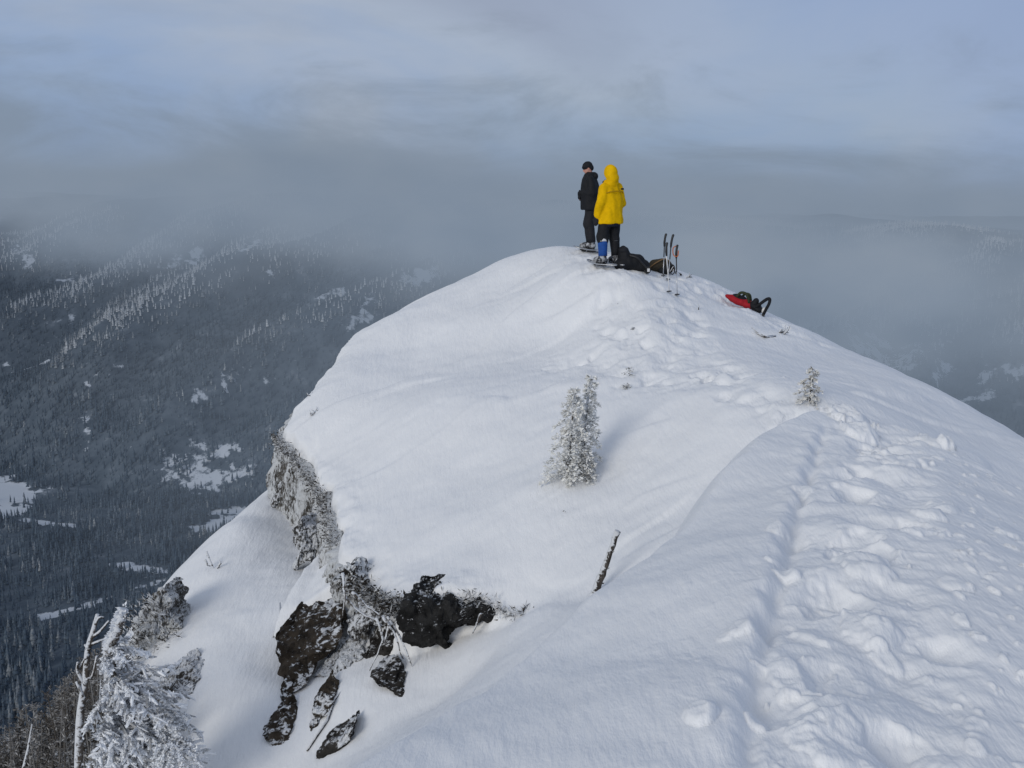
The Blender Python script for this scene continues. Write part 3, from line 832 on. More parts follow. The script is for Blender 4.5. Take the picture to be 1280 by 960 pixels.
def voxel(mb, name, m, parent, size, iters=4, xf=None, wrinkle=0.0, wscale=12.0, seed=0):
    """one continuous skin over overlapping pieces"""
    me = mb.mesh(name)
    o = bpy.data.objects.new(name, me); col.objects.link(o)
    r = o.modifiers.new('r', 'REMESH'); r.mode = 'VOXEL'; r.voxel_size = size
    s_ = o.modifiers.new('s', 'SMOOTH'); s_.iterations = iters; s_.factor = 0.5
    dg = bpy.context.evaluated_depsgraph_get()
    out = bpy.data.meshes.new_from_object(o.evaluated_get(dg))
    out.name = name
    bpy.data.objects.remove(o); bpy.data.meshes.remove(me)
    if wrinkle:
        n = [v.normal.copy() for v in out.vertices]
        for v, nn in zip(out.vertices, n):
            p = v.co * wscale + Vector((seed, 0, 0)); p.z = p.z * 0.55 + 0.5 * p.x
            v.co += nn * wrinkle * (mnoise.noise(p) + 0.25 * mnoise.noise(p * 2.3))
    if xf is not None: out.transform(xf)
    out.polygons.foreach_set('use_smooth', [True] * len(out.polygons))
    return link(name, out, m, parent)

def on_ridge(px, py, Y0=3.0, Y1=26.0):
    """the point of the snow seen at a pixel of the photograph"""
    d = at(px, py, 1.0)
    Y = np.arange(Y0, Y1, 0.03)
    h = height(d[0] * Y, Y)
    below = h > d[2] * Y
    k = int(np.argmax(below)) if below.any() else int(np.argmin(np.abs(h - d[2] * Y)))
    return Vector((d[0] * Y[k], Y[k], h[k]))

# ------------------------------------------------------------------ materials of the things
def cloth(name, c, c2=None, rough=0.75, scale=20):
    return mottled(name, tuple(v * 0.80 for v in c), c2 or c, scale, rough, 0.25, 0.15, 0.003)
YELLOW = cloth('yellow shell fabric', (0.80, 0.47, 0.002), rough=0.7, scale=9)
YELLOW.node_tree.nodes['Principled BSDF'].inputs['Specular IOR Level'].default_value = 0.06
BLACKF = cloth('black fabric', (0.011, 0.012, 0.015))
DARKF = cloth('charcoal fabric', (0.016, 0.017, 0.022))
NAVY = cloth('navy fabric', (0.012, 0.017, 0.035))
BLUE = cloth('blue gaiter fabric', (0.015, 0.075, 0.30))
OLIVE = cloth('olive brown fabric', (0.040, 0.032, 0.020))
GREENF = cloth('olive green webbing', (0.035, 0.045, 0.020))
RED = cloth('red pack fabric', (0.36, 0.012, 0.020))
TAN = cloth('tan webbing', (0.22, 0.13, 0.06))
SKIN = mottled('skin', (0.50, 0.24, 0.18), (0.58, 0.31, 0.24), 25, 0.5, 0.35, 0.1, 0.002)
BOOT = mottled('snowy boot leather', (0.03, 0.03, 0.035), (0.50, 0.52, 0.55), 14, 0.6, 0.3, 0.4, 0.006, 0.42, 0.60)
METAL, t, b = material('grey aluminium', 0.35, 0.5)
b.inputs['Metallic'].default_value = 0.85
t.l.new(t.ramp(t.noise(objco(t), 30, 3), [(0.3, (0.42, 0.43, 0.45)), (0.7, (0.56, 0.57, 0.58))]), b.inputs['Base Color'])
PLAST = mottled('black plastic', (0.012, 0.012, 0.013), (0.03, 0.03, 0.032), 30, 0.5, 0.4, 0.2, 0.002)
ORANGE = mottled('orange strap', (0.45, 0.10, 0.02), (0.5, 0.14, 0.04), 30, 0.6, 0.3, 0.2, 0.002)
WHITEP = mottled('off white plastic', (0.55, 0.55, 0.55), (0.7, 0.7, 0.7), 30, 0.5, 0.4, 0.2, 0.002)
DARKH = mottled('dark hair', (0.015, 0.010, 0.007), (0.03, 0.02, 0.014), 60, 0.6, 0.3, 0.3, 0.003)

def rime_mat(name, dark, white, lo, hi, scale, upw=0.25, stretch=(1, 1, 1), bstr=0.5, patch=0.5, ledge=0.84):
    """dark stuff under a coat of rime: whiter where the surface looks up or to windward (left)"""
    m, t, b = material(name, 0.8, 0.12)
    P = pos(t)
    g = t.new('ShaderNodeNewGeometry')
    nx = t.new('ShaderNodeSeparateXYZ'); t.l.new(g.outputs['Normal'], nx.inputs[0])
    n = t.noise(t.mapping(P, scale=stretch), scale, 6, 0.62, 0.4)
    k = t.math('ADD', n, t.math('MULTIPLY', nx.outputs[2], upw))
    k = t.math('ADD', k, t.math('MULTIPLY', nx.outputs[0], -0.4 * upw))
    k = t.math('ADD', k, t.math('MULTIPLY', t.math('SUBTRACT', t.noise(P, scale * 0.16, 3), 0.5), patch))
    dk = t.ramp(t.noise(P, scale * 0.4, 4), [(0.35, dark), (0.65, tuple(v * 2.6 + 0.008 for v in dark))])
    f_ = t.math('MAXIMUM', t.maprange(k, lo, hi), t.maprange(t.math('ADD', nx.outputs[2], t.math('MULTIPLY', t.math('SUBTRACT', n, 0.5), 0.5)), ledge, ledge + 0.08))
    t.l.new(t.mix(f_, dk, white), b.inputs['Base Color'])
    bump(t, b, n, bstr, 0.03)
    return m
RIMEROCK = rime_mat('rimed rock', (0.030, 0.028, 0.026), (0.60, 0.62, 0.65), 0.43, 0.60, 22, 0.12, (1.6, 1.6, 0.6), 0.9)
RIMECLIFF = rime_mat('rime plastered cliff', (0.040, 0.037, 0.033), (0.58, 0.60, 0.62), 0.40, 0.60, 15, 0.10, (2.6, 2.6, 0.6), 1.0, 0.75)
DARKRIME = rime_mat('dark rock with rime', (0.016, 0.014, 0.012), (0.62, 0.64, 0.66), 0.44, 0.58, 12, 0.14, (1.3, 1.3, .8), 0.9, 0.7)
DARKROCK = rime_mat('dark wet rock', (0.012, 0.011, 0.010), (0.62, 0.64, 0.67), 0.62, 0.76, 14, 0.14, (1, 1, 1), 0.9, 0.7, 0.95)
BLACKROCK = rime_mat('black shadowed rock', (0.007, 0.007, 0.007), (0.5, 0.52, 0.55), 0.72, 0.86, 22, 0.2, (1, 1, 1), 0.8, 0.5, 1.0)  # near-black base colour carries the shade under the snow lip
RUSTROCK = rime_mat('rusty brown rock', (0.018, 0.014, 0.010), (0.62, 0.64, 0.67), 0.63, 0.76, 13, 0.10, (1, 1, 1.6), 1.0, 0.8, 1.0)
RIMEBARK = rime_mat('rimed bark', (0.045, 0.038, 0.032), (0.66, 0.68, 0.71), 0.38, 0.55, 26, 0.30, (1, 1, 1), 0.6)
BARK = rime_mat('weathered bark', (0.030, 0.026, 0.023), (0.64, 0.66, 0.69), 0.48, 0.62, 30, 0.34, (1, 1, 1), 0.7)

def foliage_mat(name, dark, white, lo, hi, scale):
    m, t, b = material(name, 0.85, 0.1)
    f = t.new('ShaderNodeAttribute', attribute_name='rime').outputs['Fac']
    k = t.math('ADD', f, t.math('MULTIPLY', t.math('SUBTRACT', t.noise(pos(t), scale, 3), 0.5), 0.8))
    t.l.new(t.ramp(k, [(lo, dark), ((lo + hi) / 2, tuple((a * 0.5 + c * 0.5) * 0.8 for a, c in zip(dark, white))), (hi, white)]), b.inputs['Base Color'])
    return m
RIMEFIR = foliage_mat('rimed fir needles', (0.045, 0.045, 0.034), (0.80, 0.80, 0.78), 0.06, 0.55, 9)
RIMEBOUGH = foliage_mat('thick rime on boughs', (0.075, 0.073, 0.070), (0.80, 0.82, 0.85), 0.02, 0.50, 8)
RIMEGRASS = foliage_mat('rimed heather', (0.035, 0.030, 0.024), (0.60, 0.61, 0.62), 0.25, 0.7, 12)
THICKET = foliage_mat('brown rimed twigs', (0.075, 0.066, 0.058), (0.42, 0.42, 0.42), 0.2, 0.95, 6)

def set_rime(o, vals):
    add_attr(o.data, 'rime', vals)

# ------------------------------------------------------------------ rocks
def rock_outline(name, pxs, Y, depth, m, label, bulge=0.25, amp=0.03, seed=0, parent=None, tilt=0.0, emb=0.7, cat='rock', cuts=4, flat=True):
    """a block whose face is seen along the given outline; it runs back into the slope"""
    rr_ = random.Random(seed + 100)
    Q = []
    for (ax, ay), (bx_, by_) in zip(pxs, pxs[1:] + pxs[:1]):
        L_ = math.hypot(bx_ - ax, by_ - ay)
        Q.append((ax, ay))
        for k in (1, 2, 3):
            t_ = k / 4 + rr_.uniform(-.06, .06); j = rr_.gauss(0, .055) * L_ * (1 if flat else 0.2)
            Q.append((ax + (bx_ - ax) * t_ - (by_ - ay) / max(L_, 1) * j, ay + (by_ - ay) * t_ + (bx_ - ax) / max(L_, 1) * j))
    pxs = Q
    if Y < 0:                                # let the lowest corner stand on the snow
        lowp = max(pxs, key=lambda q: q[1])
        Yb = on_ridge(lowp[0], min(lowp[1], 955))[1]; off = Y + 1.0
        P = [Vector(at(px, py, Yb + off + emb * (on_ridge(px, min(py, 955))[1] - Yb))) for px, py in pxs]
    else:
        P = [Vector(at(px, py, Y + tilt * (480 - py) / 100.0)) for px, py in pxs]
    c = sum(P, Vector()) / len(P)
    bm = bmesh.new()
    fr = [bm.verts.new(p) for p in P]
    bk = [bm.verts.new(c + (p - c) * 0.75 + Vector((0.05, depth, 0.12 * depth))) for p in P]
    cen = bm.verts.new(c + Vector((-0.3 * bulge, -bulge, 0.12 * bulge)))
    cb_ = bm.verts.new(c + Vector((0.05, depth, 0.12 * depth)))
    n = len(P)
    for i in range(n):
        j = (i + 1) % n
        bm.faces.new((fr[i], fr[j], cen)); bm.faces.new((bk[j], bk[i], cb_)); bm.faces.new((fr[j], fr[i], bk[i], bk[j]))
    bmesh.ops.recalc_face_normals(bm, faces=bm.faces)
    bmesh.ops.triangulate(bm, faces=bm.faces)
    for k in range(cuts):
        es = [e for e in bm.edges if e.calc_length() > 0.028]
        if not es: break
        bmesh.ops.subdivide_edges(bm, edges=es, cuts=1)
        bmesh.ops.triangulate(bm, faces=[f for f in bm.faces if len(f.verts) > 3])
    bm.normal_update()
    s = Vector((seed * 3.7, seed * 1.3, 0))
    new = []
    for v in bm.verts:
        q = v.co
        cell = mnoise.voronoi((q * 5 + s))[0]
        d = 1.6 * (cell[1] - cell[0]) - 0.5 + 0.9 * mnoise.noise(q * 7 + s) + 0.5 * mnoise.noise(q * 19 + s) + 0.3 * mnoise.noise(q * 43 + s)
        new.append(q + v.normal * amp * d)
    for v, q in zip(bm.verts, new): v.co = q
    me = bpy.data.meshes.new(name); bm.to_mesh(me); bm.free()
    if not flat:
        t_o = bpy.data.objects.new('t', me); col.objects.link(t_o)
        r = t_o.modifiers.new('r', 'REMESH'); r.mode = 'VOXEL'; r.voxel_size = 0.022
        s_ = t_o.modifiers.new('s', 'SMOOTH'); s_.iterations = 22; s_.factor = 0.5
        me = bpy.data.meshes.new_from_object(t_o.evaluated_get(bpy.context.evaluated_depsgraph_get())); me.name = name
        bpy.data.objects.remove(t_o)
        me.polygons.foreach_set('use_smooth', [True] * len(me.polygons))
    o = link(name, me, m, parent)
    if label: tag(o, label, cat)
    return o

def fringe(mb, rv, p0, p1, n, L, w, dirv=(0, 0, 1), spread=0.6, jit=0.05, white=0.7):
    """heather, grass and rime feathers along a line"""
    p0, p1 = Vector(p0), Vector(p1)
    for i in range(n):
        p = p0.lerp(p1, random.random()) + Vector((random.gauss(0, jit), random.gauss(0, jit), random.gauss(0, jit)))
        d = (Vector(dirv) + Vector((random.gauss(0, spread), random.gauss(0, spread), random.gauss(0, spread)))).normalized() * L * random.uniform(0.4, 1.2)
        mb.blade(p, d, w * random.uniform(0.6, 1.3))
        rv += [min(1, max(0, random.gauss(white, 0.3)))] * 4

# the rimed cliff below the lip of the snowfield
def cliff(name, label, i0, i1, m, out0, bulge, seed, nt=46, per=14):
    L = smooth_line(lip3, 5)[i0:i1 + 1]
    L = smooth_line(L, per)
    tang = np.gradient(L[:, :2], axis=0); tang /= np.linalg.norm(tang, axis=1)[:, None]
    outv = np.stack([tang[:, 1], -tang[:, 0]], 1)
    ns = len(L)
    T = np.linspace(0, 1, nt)
    zt = S1(L[:, 0], L[:, 1]) - 0.01
    bx, by = L[:, 0] + outv[:, 0] * (out0 + bulge), L[:, 1] + outv[:, 1] * (out0 + bulge)
    zb = np.minimum(S2(bx, by), zt - 0.15) - 0.25
    S_, TT = np.meshgrid(np.arange(ns), T)
    prof = np.where(TT < 0.08, -0.06 + (out0 + 0.06) * TT / 0.08, out0 + bulge * ((TT - 0.08) / 0.92) ** 0.8)
    z = zt[None] * (1 - TT) + zb[None] * TT
    arc = np.concatenate([[0], np.cumsum(np.linalg.norm(np.diff(L[:, :2], axis=0), axis=1))])
    A = np.broadcast_to(arc[None], z.shape)
    wx = A * 4.2 + 0.35 * gnoise(A * 2, z * 2, seed + 1)
    blocks = np.abs(gnoise(wx, z * 1.2, seed + 2)) * 0.20 + 0.06 * gnoise(A * 9, z * 4, seed + 3) + 0.035 * np.abs(gnoise(A * 22, z * 9, seed + 4)) + 0.02 * gnoise(A * 40, z * 22, seed + 5)
    prof = prof + blocks * sstep(0, 0.12, TT)
    x = L[None, :, 0] + outv[None, :, 0] * prof
    y = L[None, :, 1] + outv[None, :, 1] * prof
    idx = np.arange(ns * nt).reshape(nt, ns)
    f = np.stack([idx[:-1, :-1], idx[:-1, 1:], idx[1:, 1:], idx[1:, :-1]], -1).reshape(-1, 4)
    me = np_mesh(name, np.stack([x, y, z], -1).reshape(-1, 3), f, smooth=True)
    return tag(link(name, me, m), label, 'cliff')
cl = cliff('rock_cliff', 'grey rimed rock face dropping below the left edge of the snowfield', 8, 43, RIMECLIFF, 0.05, 0.12, 400)
# rime feathers and heather that hang over the lip
def lip_fringe(name, label, cat, i0, i1, n, L, w, white, dirv, spread, jit, zoff=0.0, out=0.0):
    C = smooth_line(lip3, 5); mb = MB(); rv = []
    tang = np.gradient(C[:, :2], axis=0); tang /= np.linalg.norm(tang, axis=1)[:, None]
    for i in range(i0, i1):
        q = []
        for k in (i, i + 1):
            x, y = C[k, 0] + tang[k, 1] * out, C[k, 1] - tang[k, 0] * out
            q.append((x, y, float(S1(np.array([C[k, 0]]), np.array([C[k, 1]]))[0]) - 0.02 + zoff))
        fringe(mb, rv, q[0], q[1], n, L, w, dirv, spread, jit, white)
    o = mb.build(name, RIMEGRASS, smooth=False); set_rime(o, rv)
    return tag(o, label, cat)
lip_fringe('rimed_heather', 'dark tufts of rimed heather hanging over the lower rim of the rock face', 'plant', 37, 47, 230, 0.085, 0.009, 0.36, (-0.5, -0.6, 0.0), 0.6, 0.06, 0.0, 0.13)
lip_fringe('rimed_shrub', 'strip of low frosted twigs along the top edge of the rimed rock face', 'plant', 14, 32, 90, 0.075, 0.008, 0.42, (-0.6, -0.4, 0.1), 0.7, 0.05, -0.02, 0.10)
lip_fringe('rimed_grass', 'pale frosted grass tuft at the right end of the overhang', 'plant', 53, 60, 80, 0.085, 0.006, 0.62, (-0.25, -0.5, 0.25), 0.6, 0.045, 0.0, 0.02)
lip_fringe('frosted_sprig', 'small dark frosted sprigs poking out on top of the black overhang', 'plant', 46, 51, 26, 0.10, 0.006, 0.5, (0, -0.1, 0.7), 0.5, 0.04, 0.0, -0.02)

slabY = on_ridge(350, 884)[1]
rk = rock_outline('rock_slab', [(342, 796), (385, 786), (428, 770), (426, 800), (392, 842), (372, 862), (350, 884), (353, 850), (346, 822)], -1.0, 0.9, RUSTROCK, 'large dark wedge shaped rock slab under a cone of snow', 0.12, 0.035, 1, emb=0.6)
# the cone of drifted snow that lies on it
cap = rock_outline('snow_cap', [(338, 795), (350, 760), (372, 720), (398, 692), (412, 706), (420, 735), (432, 776), (388, 796), (345, 806)], -1.02, 0.7, SNOW, None, 0.20, 0.012, 2, parent=rk, flat=False, emb=0.55)
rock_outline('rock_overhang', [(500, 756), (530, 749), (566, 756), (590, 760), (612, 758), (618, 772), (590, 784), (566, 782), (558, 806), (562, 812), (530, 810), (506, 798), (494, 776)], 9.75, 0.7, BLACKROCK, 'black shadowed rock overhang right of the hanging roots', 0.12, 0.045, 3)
rock_outline('rock', [(328, 912), (350, 884), (360, 898), (362, 926), (346, 936), (330, 928)], -1.0, 0.35, RUSTROCK, 'small rust brown rock standing alone in snow below the wedge slab', 0.10, 0.03, 4)
rock_outline('rock', [(386, 918), (390, 880), (402, 858), (414, 876), (410, 892), (398, 908)], -1.0, 0.4, RUSTROCK, 'narrow olive brown rock fin on the snow rib right of the rust rock', 0.08, 0.025, 5)
rock_outline('rock', [(452, 826), (462, 800), (478, 778), (498, 770), (508, 790), (508, 812), (494, 826), (474, 822)], -0.97, 0.4, DARKROCK, 'dark crumbled rock beside the roots, left of the black overhang', 0.10, 0.04, 6)
rock_outline('rock', [(462, 846), (480, 838), (490, 838), (504, 872), (488, 864), (470, 858)], -1.0, 0.35, DARKROCK, 'pointed grey rock half sunk in the scooped snow hollow', 0.07, 0.03, 7)
rock_outline('rock', [(392, 846), (408, 822), (428, 800), (448, 800), (456, 818), (438, 834), (412, 850)], -0.98, 0.4, RIMEROCK, 'frosted broken ledge joining the wedge slab to the rocks by the roots', 0.06, 0.04, 14)
rock_outline('rock', [(424, 716), (434, 704), (462, 730), (492, 750), (486, 770), (458, 764), (436, 752)], 11.0, 0.35, DARKRIME, 'dark frosted rock just under the lip above the hanging roots', 0.12, 0.05, 15)
rock_outline('rock', [(432, 790), (440, 764), (468, 756), (492, 764), (486, 780), (458, 790), (446, 800)], 10.3, 0.4, RIMEROCK, 'frosted ledge rock between the wedge slab and the overhang', 0.08, 0.04, 8)
rock_outline('rock', [(384, 965), (392, 945), (420, 925), (440, 912), (436, 935), (452, 965)], 8.75, 0.4, DARKROCK, 'cracked rock rib at the bottom edge beside the foreground snow', 0.07, 0.03, 9)
rock_outline('rock', [(334, 648), (340, 618), (352, 602), (366, 622), (356, 640)], 15.6, 0.4, RIMEROCK, 'small frosted rock ledge left of the foot of the rimed face', 0.08, 0.04, 10)
rock_outline('rock', [(368, 712), (366, 668), (374, 650), (396, 670), (406, 690), (386, 700)], 13.3, 0.5, RIMEROCK, 'layered brown rock under the foot of the rimed face', 0.12, 0.045, 11)
rock_outline('rock', [(160, 800), (172, 770), (188, 748), (204, 734), (211, 748), (210, 770), (225, 785), (222, 800), (206, 826), (204, 850), (176, 846)], 11.8, 0.6, RIMECLIFF, 'frosted rock knoll at the edge of the snow slope behind the rimed tree', 0.10, 0.08, 12)
rock_outline('rock', [(196, 868), (206, 842), (232, 826), (246, 852), (240, 868), (214, 878)], -1.0, 0.4, RIMEROCK, 'low broken rock right of the rimed tree, poking out of the snow slope', 0.1, 0.05, 13)

mb = MB(); rv = []
for i in range(170):
    a = random.uniform(0, 6.28); r_ = random.uniform(0, 0.36)
    p = Vector(at(194 + 34 * math.cos(a) * math.sqrt(random.random()), 784 + 48 * math.sin(a) * math.sqrt(random.random()), 11.8)) + Vector((0, random.uniform(-.32, -.1), 0))
    fringe(mb, rv, p, p, 3, 0.10, 0.009, (-0.5, -0.3, 0.5), 0.6, 0.03, 0.55)
o = mb.build('rimed_shrub', RIMEGRASS, smooth=False); set_rime(o, rv)
tag(o, 'dense frosted shrub covering the rock knoll behind the rimed tree', 'plant')

# roots hanging below the lip
def hanging(name, label, cat, lines, Y, r0, m):
    mb = MB()
    for L in lines:
        P = smooth_line([at(px, py, Y + random.uniform(-.04, .04)) for px, py in L], 4)
        n = len(P); rr = [r0 * (1 - 0.7 * i / n) * random.uniform(0.8, 1.2) for i in range(n)]
        P = [Vector(p) + Vector((random.gauss(0, .004), random.gauss(0, .01), random.gauss(0, .004))) for p in P]
        mb.tube(P, rr, 6)
    return tag(mb.build(name, m), label, cat)
hanging('dead_root', 'pale frosted dead roots hanging from the rock lip left of the overhang', 'root', [[(478, 770), (492, 790), (504, 824)], [(484, 772), (500, 796), (514, 830), (524, 842)], [(470, 772), (478, 800), (462, 838)], [(488, 776), (480, 804)],
        [(430, 742), (446, 762), (470, 776), (478, 782)], [(440, 740), (458, 756), (476, 770)], [(428, 716), (431, 745), (428, 772)]], 9.72, 0.016, RIMEBARK)
hanging('twig', 'single dark stick leaning out of the snow right of the black overhang', 'stick', [[(601, 768), (596, 780), (591, 792)]], 9.6, 0.016, BARK)
hanging('twig', 'pair of bare frosted sticks on the left snow slope', 'stick', [[(258, 690), (264, 704), (268, 713)], [(276, 702), (272, 710), (269, 714)], [(256, 700), (262, 708)]], 13.4, 0.018, RIMEBARK)
for (x0, y0), (x1, y1), lb in (((342, 798), (356, 742), 'thin dark crack line of twigs left of the snow cone'), ((384, 940), (436, 852), 'dark bare stem bent along the snow rib beside the olive brown rock')):
    P0, P1 = on_ridge(x0, y0), on_ridge(x1, y1)
    mb = MB(); mb.tube([P0 + Vector((0, -.01, .01)), P0.lerp(P1, 0.4) + Vector((.03, -.02, .03)), P0.lerp(P1, 0.7) + Vector((-.02, -.02, .03)), P1 + Vector((0, 0, -.03))], [0.012, 0.016, 0.012, 0.006], 5)
    tag(mb.build('bare_stem', BARK), lb, 'stick')
# ------------------------------------------------------------------ frosted trees and small plants
def fir(name, label, base, H, W, seed, m, dark=0.25, boughs=90, per=46, bl=0.05, lean=(0, 0), wind=(0, 0), group=None, zstart=0.02, droop=0.35, bw=0.16, top=1.0):
    random.seed(seed)
    root = empty(name, base, label, 'tree', group)
    tr = MB(); lx, ly = lean
    tr.tube([(0, 0, -0.3), (lx * 0.4 * H, ly * 0.4 * H, 0.45 * H), (lx * H, ly * H, H)], [0.035 * H ** 0.7, 0.024 * H ** 0.7, 0.006], 7)
    tr.build('trunk', RIMEBARK, root)
    mb = MB(); rv = []
    for i in range(boughs):
        h = zstart + (1 - zstart) * (i + random.random()) / boughs
        h = min(h, 0.985)
        Lb = W * (1 - h) ** 0.7 * random.choice((0.45, 0.8, 1.0, 1.25)) + 0.03 * H * (1 - h) + 0.025
        az = i * 2.399 + random.uniform(-.5, .5)
        d = Vector((math.cos(az) + wind[0], math.sin(az) + wind[1], 0))
        Lb *= min(1.4, 0.45 + 0.6 * d.length)
        d.normalize()
        p0 = Vector((lx * h * H, ly * h * H, h * H))
        rise = random.uniform(0.0, 0.35) * (0.3 + h)
        side = Vector((-d.y, d.x, 0))
        for k in range(int(per * (0.35 + 0.65 * (1 - h)))):
            t_ = random.random() ** 0.7
            p = p0 + d * Lb * t_ + Vector((0, 0, Lb * (rise * t_ - droop * t_ * t_)))
            p += side * random.gauss(0, 1) * bw * Lb * (1.1 - t_) + Vector((0, 0, random.gauss(0, 0.05) * Lb))
            dd = (d * 0.7 + side * random.gauss(0, 0.7) + Vector((0, 0, random.gauss(-0.05, 0.45)))).normalized() * bl * random.uniform(0.6, 1.3)
            mb.blade(p, dd, bl * random.uniform(0.16, 0.34), Vector((random.gauss(0, .5), random.gauss(0, .5), 1)))
            rv += [min(1, max(0, random.gauss(1 - dark - 0.45 * (1 - t_), 0.25)))] * 4
        # the woody spine of the bough
    o = mb.build('crown', m, root, smooth=False); set_rime(o, rv)
    return root

b1 = on_ridge(712, 600); b2 = on_ridge(722, 591)
fir('fir_tree', 'frosted small fir, shorter left one of the clump on the smooth snowfield', b1 + Vector((-.04, 0, -.02)), 1.13, 0.27, 21, RIMEFIR, -0.1, 62, 84, 0.052, lean=(0.08, 0), droop=0.5, bw=0.30)
fir('fir_tree', 'taller right frosted fir leaning over its neighbour on the smooth snowfield', b2 + Vector((.02, .12, 0)), 1.16, 0.22, 22, RIMEFIR, -0.08, 52, 84, 0.052, lean=(0.12, 0.02), droop=0.4, wind=(0.2, 0), bw=0.32)
bb = on_ridge(733, 600)
fir('fir_seedling', 'little frosted fir sprig at the lower right foot of the fir clump', bb + Vector((0, -.03, 0)), 0.34, 0.13, 23, RIMEFIR, 0.25, 40, 26, 0.04, droop=0.3)
b3 = on_ridge(1010, 503, 9.6)
fir('fir_tree', 'small snow plastered fir beside the track where the foreground crest ends', b3 + Vector((0, 0, -.02)), 0.43, 0.17, 24, foliage_mat('snow plastered fir', (0.05, 0.047, 0.028), (0.78, 0.77, 0.74), 0.2, 0.65, 14), 0.0, 26, 70, 0.042, lean=(0.10, 0), droop=0.35)
for px, py, H_, lb in ((787, 470, 0.13, 'tiny frosted fir tip poking out above the fir clump'), (783, 486, 0.07, 'tiny buried fir tip just below the frosted tip near the bench of tracks')):
    q = on_ridge(px, py)
    fir('fir_seedling', lb, q, H_, 0.10, 30 + px, RIMEFIR, 0.45, 14, 14, 0.03, droop=0.1)

def sprig(name, label, px, py, n, L, r, spread=0.6, Y0=3.0, dirv=(0, 0, 1), m=None, seed=1):
    random.seed(seed + px)
    q = on_ridge(px, py, Y0); mb = MB()
    for i in range(n):
        d = (Vector(dirv) + Vector((random.gauss(0, spread), random.gauss(0, spread), random.gauss(0, spread * .5)))).normalized()
        p = q + Vector((random.gauss(0, .03), random.gauss(0, .03), -.01))
        l = L * random.uniform(.5, 1.2); e = d.orthogonal() * l * .15
        mb.tube([p, p + d * l * .5 + e, p + d * l], [r, r * .8, r * .4], 5)
    return tag(mb.build(name, m or BARK), label, 'twig')
sprig('twig', 'two specks of bare twig in the snow below the fir clump', 705, 640, 3, 0.05, 0.012, 0.9)
sprig('twig', 'dark curled twig in the kicked snow below the people', 770, 383, 5, 0.14, 0.010, 1.0, dirv=(.2, -.3, .3))
sprig('twig', 'small twig end beside the sunken prints left of the ski poles', 795, 410, 3, 0.12, 0.010, 1.0, dirv=(.2, -.3, .2))
sprig('twig', 'short upright stalk under the red pack side of the summit', 873, 388, 1, 0.16, 0.010, 0.15)
sprig('twig', 'last dark sprig at the far right of the frosted grass', 657, 764, 14, 0.10, 0.010, 0.9)
sprig('dead_branch', 'flat dead branch half buried near the right skyline', 966, 420, 14, 0.34, 0.018, 0.35, dirv=(-0.9, -.2, .08))
sprig('dead_branch', 'short frosted branch stub right of the flat dead branch', 977, 417, 7, 0.16, 0.018, 0.5, dirv=(.3, -.2, .6), m=RIMEBARK)
sprig('twig', 'tiny dark twig on the skyline right of the ski poles', 850, 344, 3, 0.13, 0.012, 0.5)
sprig('twig', 'second tiny dark twig on the skyline before the dip to the red pack', 859, 346, 5, 0.12, 0.016, 0.6, dirv=(.5, 0, .4))
sprig('twig', 'frosted twig cluster at the corner of the rock face', 392, 517, 10, 0.12, 0.010, 0.9, m=RIMEBARK)
sprig('twig', 'faint frosted twig above the corner of the rock face', 388, 494, 5, 0.09, 0.008, 0.9, m=RIMEBARK)

# the leaning dead snag
random.seed(5)
q0 = Vector(at(733, 748, 9.25)); q1 = Vector(at(757, 706, 9.2)); q2 = Vector(at(771, 664, 9.15))
q0.z -= 0.10
P = smooth_line([q0, q0.lerp(q1, .5) + Vector((.01, 0, 0)), q1, q2], 5)
mb = MB(); mb.tube([Vector(p) + Vector((random.gauss(0, .004), 0, random.gauss(0, .004))) for p in P], [0.040 * random.uniform(.9, 1.12) - 0.010 * i / len(P) for i in range(len(P))], 10)
snag = empty('tree_snag', q0, 'bare dead snag leaning right, half frosted, behind the foreground crest', 'snag')
xf = Matrix.Translation(-q0)
mb.build('trunk', BARK, snag, xf=xf)
mb = MB()
for a, d in ((0.62, (.05, -.02, .03)), (0.45, (.05, 0, -.01)), (0.8, (.035, -.03, .02))):
    p = Vector(P[int(a * (len(P) - 1))]); mb.tube([p, p + Vector(d)], [.014, .006], 5)
mb.build('branch_stub', BARK, snag, xf=xf)

# the big rimed tree at lower left: a leaning leader and layered boughs swept to the right
random.seed(44)
TY = 8.6
top = Vector(at(155, 762, TY)); mid = Vector(at(137, 822, TY)); low = Vector(at(150, 960, TY)); base = low + Vector((0.05, 0.1, -1.1))
base.z = min(base.z, gh(base.x, base.y) - 0.1)
rt = empty('rimed_tree', base, 'thickly rimed wind swept conifer with a white spike at the lower left edge', 'tree')
xf = Matrix.Translation(-base)
spine = [Vector(p) for p in smooth_line([base, low, mid, mid.lerp(top, .5) + Vector((-.005, 0, .01)), top], 8)]
mb = MB(); n = len(spine)
mb.tube(spine, [0.075 - 0.035 * i / n + 0.006 * random.random() for i in range(n)], 8); mb.build('trunk', RIMEBARK, rt, xf=xf)
mb = MB(); rv = []
def feathers(p, axis, r, cnt, L, wid, bias=Vector((-.9, -.15, .05)), white=0.85):
    for k in range(cnt):
        d = (bias + Vector((random.gauss(0, .5), random.gauss(0, .5), random.gauss(0, .4)))).normalized()
        mb.blade(p + d * r * 0.6 + axis * random.gauss(0, .01), d * L * random.uniform(.5, 1.2), wid)
        rv.extend([min(1, max(0, random.gauss(white, .18)))] * 4)
for i in range(len(spine) - 17, len(spine) - 1):
    for s in range(6):
        p = spine[i].lerp(spine[i + 1], s / 6)
        feathers(p, Vector((0, 0, 1)), 0.035, 9, 0.05, 0.011)
        feathers(p, Vector((0, 0, 1)), 0.035, 3, 0.04, 0.010, Vector((.6, -.6, 0)), 0.7)
